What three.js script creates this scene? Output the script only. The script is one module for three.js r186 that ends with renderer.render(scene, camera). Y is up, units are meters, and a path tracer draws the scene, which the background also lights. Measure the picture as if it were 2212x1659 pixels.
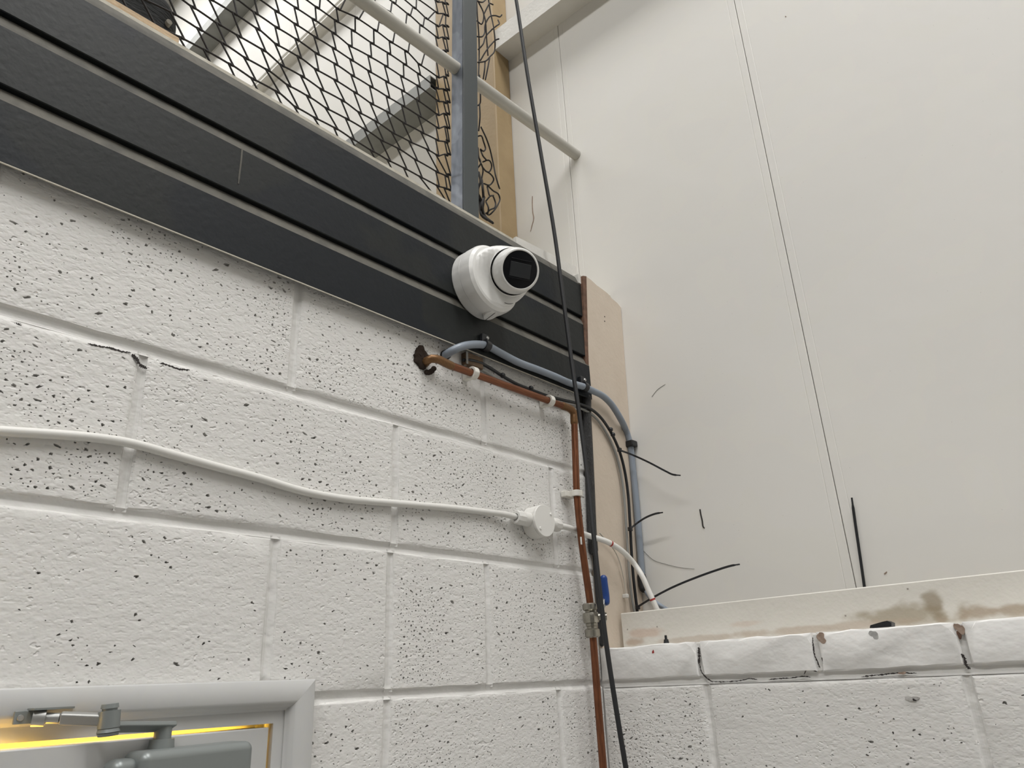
import * as THREE from 'three';
import { RoundedBoxGeometry } from 'three/addons/geometries/RoundedBoxGeometry.js';
import { mergeGeometries, toCreasedNormals } from 'three/addons/utils/BufferGeometryUtils.js';
import { RectAreaLightUniformsLib } from 'three/addons/lights/RectAreaLightUniformsLib.js';

// ---------------------------------------------------------------- camera, light, exposure
RectAreaLightUniformsLib.init();
const scene = new THREE.Scene();
scene.background = new THREE.Color(0x000000);
const F = 1606.4, CX = 1106, CY = 829.5;                      // focal length and centre in photo pixels
const camera = new THREE.PerspectiveCamera(2 * Math.atan(CY / F) * 180 / Math.PI, 2212 / 1659, 0.02, 60);
camera.position.set(-1.382, 2.1, 0.985);
camera.rotation.order = 'YXZ';
camera.rotation.set(0.38207, -0.85703, -0.0447);
camera.updateMatrixWorld();
scene.add(camera);
const renderer = new THREE.WebGLRenderer({ antialias: true });
renderer.toneMapping = THREE.LinearToneMapping;
renderer.toneMappingExposure = 1.05;
renderer.shadowMap.enabled = true;
renderer.shadowMap.type = THREE.PCFSoftShadowMap;

// translucent rooflights running over hall and mezzanine: [x, y, z, width along x, length along z, radiance]
const LAMP_COLOR = new THREE.Color().setRGB(1.0, 0.993, 0.982);
const LAMPS = [
  [-0.85, 7.16, 2.5, 0.9, 4.4, 13.5],
  [-4.4, 7.16, 2.9, 0.9, 5.0, 17],
  [-0.70, 7.16, -2.5, 0.6, 3.6, 8.5],
  [-4.4, 7.16, -2.5, 0.6, 3.6, 4],
];

// ---------------------------------------------------------------- helpers
const V = (x, y, z) => new THREE.Vector3(x, y, z);
const EYE = camera.position.clone();
const dirOf = (px, py) => V((px - CX) / F, -(py - CY) / F, -1).applyEuler(camera.rotation);
const onZ = (px, py, z) => { const d = dirOf(px, py); return EYE.clone().addScaledVector(d, (z - EYE.z) / d.z); };
const onX = (px, py, x) => { const d = dirOf(px, py); return EYE.clone().addScaledVector(d, (x - EYE.x) / d.x); };
function rng(seed) { let s = seed >>> 0; return () => { s = (s + 0x6D2B79F5) | 0; let t = Math.imul(s ^ (s >>> 15), 1 | s); t = (t + Math.imul(t ^ (t >>> 7), 61 | t)) ^ t; return ((t ^ (t >>> 14)) >>> 0) / 4294967296; }; }
const R = rng(7);
const used = {};
function numbered(n) { used[n] = (used[n] ?? -1) + 1; return used[n] ? `${n}_${String(used[n]).padStart(3, '0')}` : n; }
function thing(name, label, category, base = [0, 0, 0], extra = {}) {
  const g = new THREE.Group(); g.name = numbered(name); g.position.set(...(base.isVector3 ? base.toArray() : base));
  g.userData = { label, category, ...extra }; scene.add(g); g.updateMatrixWorld(true); return g;
}
function structure(name, label, base = [0, 0, 0]) {
  const g = new THREE.Group(); g.name = name; g.position.set(...base); g.userData = { kind: 'structure', label, category: name.split('_')[0] }; scene.add(g); g.updateMatrixWorld(true); return g;
}
// a named part; the geometry is given in world coordinates
function part(name, geo, mat, parent, label) {
  const gs = Array.isArray(geo) ? mergeGeometries(geo.map(clean)) : geo;
  const m = new THREE.Mesh(gs, mat); m.name = name; m.castShadow = m.receiveShadow = true;
  parent.updateMatrixWorld(true);
  gs.applyMatrix4(parent.matrixWorld.clone().invert());
  if (label) m.userData.label = label;
  parent.add(m); return m;
}
function clean(g) {
  let o = g.index ? g.toNonIndexed() : g.clone();
  for (const k of Object.keys(o.attributes)) if (!['position', 'normal', 'uv'].includes(k)) o.deleteAttribute(k);
  if (!o.attributes.normal) o.computeVertexNormals();
  if (!o.attributes.uv) boxUV(o);
  return o;
}
// uv in metres from the dominant axis of each triangle
function boxUV(g, du = 0, dv = 0) {
  const o = g.index ? g.toNonIndexed() : g, p = o.attributes.position, uv = new Float32Array(p.count * 2);
  const a = V(), b = V(), c = V(), n = V();
  for (let i = 0; i < p.count; i += 3) {
    a.fromBufferAttribute(p, i); b.fromBufferAttribute(p, i + 1); c.fromBufferAttribute(p, i + 2);
    n.copy(b).sub(a).cross(V().copy(c).sub(a)); const ax = Math.abs(n.x), ay = Math.abs(n.y), az = Math.abs(n.z);
    [a, b, c].forEach((q, k) => {
      const u = ax >= ay && ax >= az ? q.z : q.x, v = ay > ax && ay > az ? q.z : q.y;
      uv[(i + k) * 2] = u + du; uv[(i + k) * 2 + 1] = v + dv;
    });
  }
  o.setAttribute('uv', new THREE.BufferAttribute(uv, 2)); return o;
}
function box(x0, x1, y0, y1, z0, z1, r = 0, seg = 2) {
  const w = x1 - x0, h = y1 - y0, d = z1 - z0;
  const g = r ? new RoundedBoxGeometry(w, h, d, seg, Math.min(r, w / 2.01, h / 2.01, d / 2.01)) : new THREE.BoxGeometry(w, h, d);
  g.translate((x0 + x1) / 2, (y0 + y1) / 2, (z0 + z1) / 2); return boxUV(g);
}
// prism: closed 2-D profile pts [[a,b],...] counter-clockwise, carried by put(a,b,t) for t = t0 .. t1
function prism(pts, put, t0, t1, crease = 0.6) {
  const pos = [], n = pts.length, push = (...q) => q.forEach(v => pos.push(...v));
  for (let i = 0; i < n; i++) {
    const [a, b] = pts[i], [c, d] = pts[(i + 1) % n];
    const p = put(a, b, t0), q = put(c, d, t0), r = put(c, d, t1), s = put(a, b, t1);
    push(p, q, r, p, r, s);
  }
  const tri = THREE.ShapeUtils.triangulateShape(pts.map(q => new THREE.Vector2(...q)), []);
  for (const [i, j, k] of tri) { push(put(...pts[i], t0), put(...pts[k], t0), put(...pts[j], t0)); push(put(...pts[i], t1), put(...pts[j], t1), put(...pts[k], t1)); }
  let g = new THREE.BufferGeometry(); g.setAttribute('position', new THREE.Float32BufferAttribute(pos, 3));
  g.computeVertexNormals(); boxUV(g);
  return toCreasedNormals(g, crease);
}
function tube(pts, r, { rad = 10, seg, tension = 0.5, caps = true, type = 'centripetal' } = {}) {
  const c = new THREE.CatmullRomCurve3(pts, false, type, tension);
  const n = seg ?? Math.max(8, Math.round(c.getLength() / 0.012));
  const g = new THREE.TubeGeometry(c, n, r, rad, false), out = [g];
  if (caps) for (const t of [0, 1]) { const s = new THREE.SphereGeometry(r * 0.999, rad, 6); s.translate(...c.getPoint(t).toArray()); out.push(s); }
  return mergeGeometries(out.map(clean));
}
function cyl(a, b, r0, r1 = r0, seg = 24, open = false) {
  const d = b.clone().sub(a), g = new THREE.CylinderGeometry(r1, r0, d.length(), seg, 1, open);
  g.applyQuaternion(new THREE.Quaternion().setFromUnitVectors(V(0, 1, 0), d.clone().normalize())); g.translate(...a.clone().add(b).multiplyScalar(0.5).toArray()); return g;
}
// lathe of [radius, along] about the axis dir through o
function lathe(prof, o, dir, seg = 48) {
  const g = new THREE.LatheGeometry(prof.map(q => new THREE.Vector2(q[0], q[1])), seg);
  g.applyQuaternion(new THREE.Quaternion().setFromUnitVectors(V(0, 1, 0), dir.clone().normalize())); g.translate(...o.toArray()); return toCreasedNormals(g, 0.45);
}
// flat ribbon through points: width w in the direction side, thickness t
function strap(pts, w, t, side, jag = 0) {
  const c = new THREE.CatmullRomCurve3(pts), n = jag ? 44 : 24, rj = rng(Math.round(Math.abs(pts[0].x * 9e4 + pts[0].y * 7e4))), pos = [], P = [];
  for (let i = 0; i <= n; i++) {
    const p = c.getPoint(i / n), tan = c.getTangent(i / n), s = side.clone().addScaledVector(tan, -side.dot(tan)).normalize(), nn = tan.clone().cross(s);
    let k = i > n - 3 ? 0.62 : 1; if (jag) { k = (0.35 + 0.95 * rj()) * Math.min(1, (i + 1) / 5, (n - i + 1) / 5); p.addScaledVector(s, (rj() - 0.5) * w * jag); }
    P.push([[1, 1], [-1, 1], [-1, -1], [1, -1]].map(([u, v]) => p.clone().addScaledVector(s, u * w * k / 2).addScaledVector(nn, v * t / 2)));
  }
  const quad = (a, b, c2, d) => [a, b, c2, a, c2, d].forEach(v => pos.push(v.x, v.y, v.z));
  for (let i = 0; i < n; i++) for (let k = 0; k < 4; k++) quad(P[i][k], P[i][(k + 1) % 4], P[i + 1][(k + 1) % 4], P[i + 1][k]);
  quad(P[0][3], P[0][2], P[0][1], P[0][0]); quad(P[n][0], P[n][1], P[n][2], P[n][3]);
  const g = new THREE.BufferGeometry(); g.setAttribute('position', new THREE.Float32BufferAttribute(pos, 3)); g.computeVertexNormals(); return boxUV(g);
}

// ---------------------------------------------------------------- textures
const hash = (x, y, s) => { let h = Math.imul(x, 374761393) + Math.imul(y, 668265263) + Math.imul(s, 2147483647 ^ 0x5bd1e995); h = Math.imul(h ^ (h >>> 13), 1274126177); return ((h ^ (h >>> 16)) >>> 0) / 4294967295; };
function vnoise(x, y, px, py, s) {            // tileable value noise with periods px, py
  const xi = Math.floor(x), yi = Math.floor(y), fx = x - xi, fy = y - yi, u = fx * fx * (3 - 2 * fx), v = fy * fy * (3 - 2 * fy);
  const m = (a, n) => ((a % n) + n) % n;
  const a = hash(m(xi, px), m(yi, py), s), b = hash(m(xi + 1, px), m(yi, py), s), c = hash(m(xi, px), m(yi + 1, py), s), d = hash(m(xi + 1, px), m(yi + 1, py), s);
  return (a + (b - a) * u) * (1 - v) + (c + (d - c) * u) * v;
}
function fbm(u, v, f, oct, s, ay = 1) { let t = 0, a = 0.5, n = 0; for (let o = 0; o < oct; o++) { const p = f << o, q = Math.round(p * ay); t += a * vnoise(u * p, v * q, p, q, s + o * 17); n += a; a *= 0.5; } return t / n; }
const S8 = l => { l = Math.min(1, Math.max(0, l)); return 255 * (l <= 0.0031308 ? 12.92 * l : 1.055 * Math.pow(l, 1 / 2.4) - 0.055); };
function dataTex(n, m, fill, srgb, metres) {
  const d = new Uint8Array(n * m * 4);
  for (let j = 0; j < m; j++) for (let i = 0; i < n; i++) { const c = fill(i, j); for (let k = 0; k < 3; k++) d[(j * n + i) * 4 + k] = srgb ? S8(c[k]) : 255 * Math.min(1, Math.max(0, c[k])); d[(j * n + i) * 4 + 3] = 255; }
  const t = new THREE.DataTexture(d, n, m); t.wrapS = t.wrapT = THREE.RepeatWrapping; t.magFilter = THREE.LinearFilter; t.minFilter = THREE.LinearMipmapLinearFilter; t.generateMipmaps = true;
  if (srgb) t.colorSpace = THREE.SRGBColorSpace; t.repeat.set(1 / metres, 1 / metres); t.needsUpdate = true; return t;
}
const lerp = (a, b, t) => a + (b - a) * t, mix3 = (a, b, t) => [0, 1, 2].map(k => lerp(a[k], b[k], t));
const sstep = (a, b, x) => { const t = Math.min(1, Math.max(0, (x - a) / (b - a))); return t * t * (3 - 2 * t); };

// painted aggregate block: roller-painted relief with shallow dimples (the open pores are cut as geometry)
function blockTextures(seed, porosity) {
  const N = 1536, M = 0.92, H = new Float32Array(N * N), r = rng(seed);
  for (let j = 0; j < N; j++) for (let i = 0; i < N; i++) {
    const u = i / N, v = j / N;
    let h = 0.74 + 0.16 * (fbm(u, v, 48, 3, seed, 2) - 0.5) + 0.22 * (fbm(u, v, 130, 3, seed + 5, 1.7) - 0.5);
    h -= 0.10 * sstep(0.58, 0.82, fbm(u, v, 150, 2, seed + 9, 1.8));
    H[j * N + i] = h;
  }
  let n = 0, tries = 0;
  while (n < porosity && tries++ < porosity * 30) {
    const x = r() * N, y = r() * N;
    const dens = sstep(0.34, 0.74, fbm(x / N, y / N, 7, 4, seed + 31));
    if (r() > dens * dens + 0.10) continue;
    n++;
    const q = r(), rad = 0.9 + 3.0 * q * q * q * q + (r() < 0.012 ? 2.6 : 0), sx = 1 + r() * 1.0, rot = (r() - 0.5) * 0.9, deep = 0.15 + 0.35 * r(), ph = r() * 6.28, k2 = r() * 6.28;
    const cr = Math.cos(rot), sr = Math.sin(rot), L = Math.ceil(rad * sx * 1.6 + 2);
    for (let dj = -L; dj <= L; dj++) for (let di = -L; di <= L; di++) {
      const a = (di * cr + dj * sr) / sx, b = -di * sr + dj * cr, ang = Math.atan2(b, a);
      const rr = rad * (1 + 0.28 * Math.sin(2 * ang + ph) + 0.2 * Math.sin(3 * ang + k2)), d = Math.hypot(a, b) / rr;
      if (d > 1.3) continue;
      const ix = (((x + di) | 0) + N) % N, iy = (((y + dj) | 0) + N) % N, id = iy * N + ix;
      H[id] = Math.min(H[id], lerp(0.72 - 0.72 * deep, H[id], sstep(0.55, 1.25, d)));
    }
  }
  const paint = [0.705, 0.694, 0.668];
  const map = dataTex(N, N, (i, j) => {
    const u = i / N, v = j / N, k = 0.955 + 0.07 * fbm(u, v, 5, 4, seed + 50) + 0.02 * fbm(u, v, 150, 2, seed + 60);
    return paint.map(c => c * k);
  }, true, M);
  const bump = dataTex(N, N, (i, j) => { const h = H[j * N + i]; return [h, h, h]; }, false, M);
  return { map, bump };
}
const B1 = blockTextures(11, 5200), B2 = blockTextures(23, 2600);
const std = (o) => new THREE.MeshStandardMaterial(o);
const rgb = (r, g, b) => new THREE.Color().setRGB(r, g, b);
function grain(seed, n, m, metres, c0, c1, f, oct, ay = 1) { return dataTex(n, m, (i, j) => mix3(c0, c1, fbm(i / n, j / m, f, oct, seed, ay)), true, metres); }
function relief(seed, n, metres, f, oct, ay = 1) { return dataTex(n, n, (i, j) => { const h = fbm(i / n, j / n, f, oct, seed, ay); return [h, h, h]; }, false, metres); }
const fineBump = relief(81, 512, 0.25, 32, 3), coarseBump = relief(82, 512, 0.5, 24, 4, 1.5);

const M = {};
M.blockPorous = std({ map: B1.map, bumpMap: B1.bump, bumpScale: 0.0034, roughness: 0.62 });
M.blockSmooth = std({ map: B2.map, bumpMap: B2.bump, bumpScale: 0.0026, roughness: 0.62 });
M.poreWall = std({ map: grain(95, 256, 256, 0.12, [0.60, 0.588, 0.562], [0.69, 0.678, 0.652], 24, 3), roughness: 0.95 });
M.mortar = std({ map: grain(91, 512, 512, 0.5, [0.67, 0.66, 0.635], [0.74, 0.73, 0.705], 12, 4), bumpMap: coarseBump, bumpScale: 0.0022, roughness: 0.6 });
M.brick = std({ map: grain(92, 512, 512, 0.4, [0.76, 0.75, 0.73], [0.82, 0.81, 0.785], 10, 4), bumpMap: coarseBump, bumpScale: 0.0012, roughness: 0.6 });
M.shadeMark = std({ color: rgb(0.035, 0.03, 0.028), roughness: 1 });  // near-black painted as shade inside cracks; also holes, slot and print
M.chip = std({ map: grain(93, 256, 256, 0.1, [0.22, 0.15, 0.11], [0.40, 0.31, 0.25], 16, 3), roughness: 0.95, bumpMap: fineBump, bumpScale: 0.001 });
M.fascia = new THREE.MeshPhysicalMaterial({ specularIntensity: 0.55, map: dataTex(1024, 1024, (i, j) => { const u = i / 1024, v = j / 1024, p = sstep(0.50, 0.60, fbm(u, v, 7, 4, 101)), q = fbm(u, v, 120, 2, 102); return mix3([0.0125, 0.0145, 0.0142], [0.0072, 0.0097, 0.0128], p).map(c => c * (0.9 + 0.2 * q)); }, true, 1.3), bumpMap: fineBump, bumpScale: 0.0003, roughness: 0.52 });
M.dustyEdge = std({ map: grain(104, 512, 512, 0.35, [0.050, 0.050, 0.045], [0.150, 0.140, 0.118], 14, 4), roughness: 0.85, bumpMap: fineBump, bumpScale: 0.0003 });
M.cream = std({ map: grain(105, 512, 512, 0.4, [0.40, 0.37, 0.30], [0.60, 0.57, 0.49], 14, 4), roughness: 0.75, bumpMap: fineBump, bumpScale: 0.0008 });
M.ply = std({ map: grain(106, 512, 512, 0.3, [0.36, 0.25, 0.15], [0.62, 0.48, 0.32], 10, 4, 12), roughness: 0.85, bumpMap: fineBump, bumpScale: 0.001 });
M.batten = std({ map: grain(107, 512, 512, 0.5, [0.56, 0.475, 0.385], [0.63, 0.545, 0.45], 9, 5), roughness: 0.6, bumpMap: fineBump, bumpScale: 0.0004 });
M.column = std({ map: grain(108, 512, 512, 0.5, [0.27, 0.190, 0.095], [0.37, 0.270, 0.145], 8, 5), roughness: 0.55, bumpMap: fineBump, bumpScale: 0.0004 });
M.panel = std({ color: 0xffffff, roughness: 0.55, bumpMap: relief(109, 512, 0.6, 12, 3), bumpScale: 0.0004 });
M.panel.map = dataTex(1024, 1024, (i, j) => { const u = i / 1024, v = j / 1024; const k = 0.97 + 0.05 * fbm(u, v, 4, 5, 111), sp = hash(i, j, 4) > 0.99993 ? 0.35 : 0; return mix3([0.725 * k, 0.710 * k, 0.672 * k], [0.2, 0.18, 0.15], sp); }, true, 1.2);
M.whiteSteel = std({ map: grain(112, 512, 512, 0.6, [0.58, 0.565, 0.53], [0.68, 0.665, 0.62], 8, 5), roughness: 0.5, bumpMap: fineBump, bumpScale: 0.0005 });
M.greySteel = std({ map: grain(113, 256, 256, 0.5, [0.20, 0.205, 0.195], [0.28, 0.285, 0.27], 8, 4), roughness: 0.5, metalness: 0.2 });
M.postPaint = std({ color: rgb(0.045, 0.053, 0.055), roughness: 0.5 });
M.galv = std({ map: dataTex(256, 512, (i, j) => { const k = fbm(i / 256, j / 512, 24, 3, 114, 0.3), q = sstep(0.45, 0.6, fbm(i / 256, j / 512, 6, 3, 115)); return mix3([0.16, 0.18, 0.215], [0.34, 0.37, 0.42], 0.6 * k + 0.4 * q); }, true, 0.25), roughness: 0.34, metalness: 0.55 });  // galvanised tone with reflections and net shadow marks mottled into the colour
M.pipePaint = std({ map: grain(116, 256, 256, 0.4, [0.40, 0.385, 0.345], [0.50, 0.485, 0.44], 8, 4), roughness: 0.45 });
M.net = std({ color: rgb(0.012, 0.009, 0.008), roughness: 0.75 });
M.copper = std({ map: grain(117, 256, 512, 0.2, [0.115, 0.046, 0.024], [0.30, 0.118, 0.058], 10, 4, 0.4), roughness: 0.38, metalness: 0.75 });
M.copperOld = std({ map: grain(118, 256, 256, 0.12, [0.10, 0.055, 0.025], [0.26, 0.135, 0.055], 8, 4), roughness: 0.45, metalness: 0.6 });
M.nickel = std({ map: grain(119, 256, 256, 0.06, [0.26, 0.245, 0.205], [0.46, 0.44, 0.385], 8, 4), roughness: 0.26, metalness: 0.85 });
M.steel = std({ color: rgb(0.45, 0.45, 0.44), roughness: 0.35, metalness: 0.8 });
M.blue = std({ color: rgb(0.010, 0.045, 0.20), roughness: 0.4 });
M.black = std({ color: rgb(0.010, 0.011, 0.013), roughness: 0.42 });
M.blackRubber = std({ color: rgb(0.012, 0.0125, 0.014), roughness: 0.6 });
M.blackTape = std({ map: grain(120, 256, 256, 0.1, [0.012, 0.012, 0.013], [0.045, 0.045, 0.045], 12, 4), roughness: 0.35, bumpMap: fineBump, bumpScale: 0.002 });
M.greyCable = std({ color: rgb(0.235, 0.27, 0.315), roughness: 0.4 });
M.thinGrey = std({ color: rgb(0.24, 0.24, 0.225), roughness: 0.5 });
M.whitePlastic = std({ color: rgb(0.71, 0.70, 0.665), roughness: 0.42 });
M.whiteCable = std({ color: rgb(0.69, 0.68, 0.645), roughness: 0.45 });
M.clipWhite = std({ color: rgb(0.70, 0.68, 0.62), roughness: 0.5 });
M.cctv = std({ color: rgb(0.70, 0.695, 0.67), roughness: 0.38 });
M.lensGlass = new THREE.MeshPhysicalMaterial({ color: rgb(0.006, 0.0065, 0.008), roughness: 0.12, specularIntensity: 0.35 });
M.lensWindow = new THREE.MeshPhysicalMaterial({ color: rgb(0.022, 0.024, 0.026), roughness: 0.4, specularIntensity: 0.5 });
M.rustHole = std({ map: grain(121, 256, 256, 0.05, [0.022, 0.014, 0.010], [0.095, 0.052, 0.030], 10, 4), roughness: 1, bumpMap: fineBump, bumpScale: 0.004 });
M.timber = std({ map: grain(122, 256, 256, 0.1, [0.085, 0.055, 0.032], [0.17, 0.115, 0.07], 8, 4, 3), roughness: 0.9 });
M.rustEdge = std({ map: grain(123, 256, 256, 0.1, [0.06, 0.032, 0.020], [0.20, 0.105, 0.065], 10, 4), roughness: 0.8 });
M.doorPaint = std({ map: grain(124, 256, 256, 0.5, [0.505, 0.505, 0.495], [0.55, 0.55, 0.54], 8, 4), roughness: 0.4 });
M.closer = std({ color: rgb(0.24, 0.26, 0.255), roughness: 0.4, metalness: 0.35 });
M.closerArm = std({ color: rgb(0.36, 0.36, 0.345), roughness: 0.36, metalness: 0.6 });
M.bag = std({ color: rgb(0.006, 0.007, 0.007), roughness: 0.8, bumpMap: coarseBump, bumpScale: 0.003 });
M.red = std({ color: rgb(0.11, 0.014, 0.010), roughness: 0.8 });
M.redMark = std({ color: rgb(0.32, 0.03, 0.025), roughness: 0.7 });
M.concrete = std({ map: grain(125, 512, 512, 2, [0.24, 0.235, 0.225], [0.36, 0.35, 0.335], 8, 5), roughness: 0.85 });
M.ceiling = std({ color: rgb(0.42, 0.415, 0.40), roughness: 0.8 });
M.plainWall = std({ color: rgb(0.40, 0.395, 0.38), roughness: 0.8 });
M.storeWall = std({ color: rgb(0.72, 0.715, 0.70), roughness: 0.8 });
M.whiteWire = std({ color: rgb(0.50, 0.46, 0.40), roughness: 0.7 });

// ---------------------------------------------------------------- room shell
const XP = 0.2, ROOF = 7.2, LEFT = -9, BACK = -5, FRONT = 10;
part('slab', box(LEFT - 0.2, 0.5, -0.2, 0, BACK - 0.2, FRONT + 0.2), M.concrete, structure('floor', 'grey concrete floor of the hall'));
part('sheet', box(LEFT - 0.2, 0.5, ROOF, ROOF + 0.2, BACK - 0.2, FRONT + 0.2), M.ceiling, structure('ceiling', 'white ceiling of the hall'));
part('sheet', box(LEFT - 0.2, LEFT, 0, ROOF, BACK - 0.2, FRONT + 0.2), M.plainWall, structure('wall_far', 'white wall on the far side of the hall'));
part('sheet', box(LEFT, 0.5, 0, ROOF, FRONT, FRONT + 0.2), M.plainWall, structure('wall_front', 'white wall behind the photographer'));
part('sheet', box(LEFT, 0.5, 0, ROOF, BACK - 0.2, BACK), M.plainWall, structure('wall_back', 'white wall at the back of the mezzanine'));
{ // mezzanine deck and the store room under it
  const deck = structure('floor_mezzanine', 'mezzanine deck with a cream painted edge above the dark fascia');
  part('deck', box(LEFT, XP - 0.001, 2.78, 3.074, BACK, -0.004), M.ceiling, deck);
  part('deck_board', box(LEFT, XP - 0.001, 3.0745, 3.094, BACK, -0.006), M.cream, deck, 'cream board edge along the deck');
  const st = structure('wall_store', 'warm lit walls of the store room behind the door');
  part('sheet', [box(-3.1, -3, 0, 2.779, -3, -0.101), box(-3.1, XP - 0.001, 0, 2.779, -3.1, -3), box(0.1, XP - 0.001, 0, 2.779, -3, -0.102)], M.storeWall, st);
}

// ---------------------------------------------------------------- block walls
// one block: face rectangle u0..u1 x v0..v1, uneven arrises, carried into the wall by put(u,v,w)
function blockGeo(u0, u1, v0, v1, put, { seed, step = 0.036, wob = 0.0008, bev = 0.0028, proud = 0, depth = 0.03, notch = [], pores = 0 }) {
  const r = rng(seed), per = [], edge = (ax, ay, bx, by) => { const L = Math.hypot(bx - ax, by - ay), n = Math.max(1, Math.round(L / step)); for (let i = 0; i < n; i++) per.push([lerp(ax, bx, i / n), lerp(ay, by, i / n)]); };
  edge(u0, v0, u1, v0); edge(u1, v0, u1, v1); edge(u1, v1, u0, v1); edge(u0, v1, u0, v0);
  const cu = (u0 + u1) / 2, cv = (v0 + v1) / 2, n = per.length;
  const ring1 = [], ring2 = [];
  per.forEach(([u, v], i) => {
    const onU = u === u0 || u === u1, onV = v === v0 || v === v1;
    let k = (r() - 0.5) * 2 * wob, b = bev * (0.6 + 0.9 * r());
    let du = onU ? Math.sign(cu - u) : 0, dv = onV ? Math.sign(cv - v) : 0;
    for (const [nu, nv, nr] of notch) { const d = Math.hypot(u - nu, v - nv); if (d < nr) b += nr * 0.55 * (1 - d / nr); }
    ring1.push([u + du * k, v + dv * k, proud - 0.0026]);
    ring2.push([u + du * (k + b), v + dv * (k + b), proud]);
  });
  const pos = [], P = (q, w) => put(q[0], q[1], w ?? q[2]), tri = (a, b, c) => pos.push(...a, ...b, ...c);
  for (let i = 0; i < n; i++) {
    const j = (i + 1) % n;
    tri(P(ring1[i], -depth), P(ring1[j], -depth), P(ring1[j])); tri(P(ring1[i], -depth), P(ring1[j]), P(ring1[i]));
    tri(P(ring1[i]), P(ring1[j]), P(ring2[j])); tri(P(ring1[i]), P(ring2[j]), P(ring2[i]));
  }
  // open pores: holes cut through the painted face, each with a deep painted cup behind it
  const holes = [], cups = [], spots = [], area = (u1 - u0) * (v1 - v0) / 0.092, want = Math.round(pores * area * 1.9);
  for (let k = 0, tries = 0; k < want && tries < want * 25; tries++) {
    const u = lerp(u0, u1, r()), v = lerp(v0, v1, r()), dens = sstep(0.34, 0.70, fbm(u * 0.9 + 4, v * 0.9 + 4, 14, 4, seed & 7));
    const q = r(), rad = 0.0007 + 0.0018 * q * q * q, sx = 1 + r() * r() * 2.2, reach = rad * sx * 1.35;
    if (r() > 0.08 + 0.92 * dens * dens) continue;
    if (u - u0 < 0.0075 + reach || u1 - u < 0.0075 + reach || v - v0 < 0.0075 + reach || v1 - v < 0.0075 + reach) continue;
    if (notch.some(([nu, nv, nr]) => Math.hypot(u - nu, v - nv) < nr * 1.3) || spots.some(o => Math.hypot(u - o[0], v - o[1]) < o[2] + reach + 0.0004)) continue;
    spots.push([u, v, reach]); k++;
    const m = rad > 0.0011 ? 10 : 7, rot = (r() - 0.5) * 1.1, cr = Math.cos(rot), sr = Math.sin(rot), top = [], deep = rad * (1.6 + 3.2 * r()) + 0.0010;
    for (let i = 0; i < m; i++) { const a = i / m * Math.PI * 2, rr = rad * (0.5 + 0.8 * r()), x = Math.cos(a) * rr * sx, y = Math.sin(a) * rr; top.push([u + x * cr - y * sr, v + x * sr + y * cr]); }
    holes.push(top);
    const low = top.map(([a, b]) => [u + (a - u) * 0.85, v + (b - v) * 0.85]);
    for (let i = 0; i < m; i++) { const j = (i + 1) % m; cups.push(...P(top[i], proud), ...P(top[j], proud), ...P(low[j], proud - deep), ...P(top[i], proud), ...P(low[j], proud - deep), ...P(low[i], proud - deep), ...P(low[i], proud - deep), ...P(low[j], proud - deep), ...P([u, v], proud - deep * 1.15)); }
  }
  const all = [...ring2, ...holes.flat()], v2 = l => l.map(q => new THREE.Vector2(q[0], q[1]));
  for (const [a, b, c] of THREE.ShapeUtils.triangulateShape(v2(ring2), holes.map(v2))) tri(P(all[a], proud), P(all[b], proud), P(all[c], proud));
  const g = new THREE.BufferGeometry(); g.setAttribute('position', new THREE.Float32BufferAttribute(pos, 3)); g.computeVertexNormals();
  boxUV(g, r() * 7, r() * 7); const out = toCreasedNormals(g, 0.75);
  if (cups.length) { const cg = new THREE.BufferGeometry(); cg.setAttribute('position', new THREE.Float32BufferAttribute(cups, 3)); cg.computeVertexNormals(); out.pores = boxUV(cg); }
  return out;
}
function block(geo, mat, wall) {
  const pores = geo.pores, m = part('block', geo, mat, wall);
  if (pores) { const p = part('pores', pores, M.poreWall, m); p.userData.kind = 'stuff'; }
  return m;
}
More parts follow.
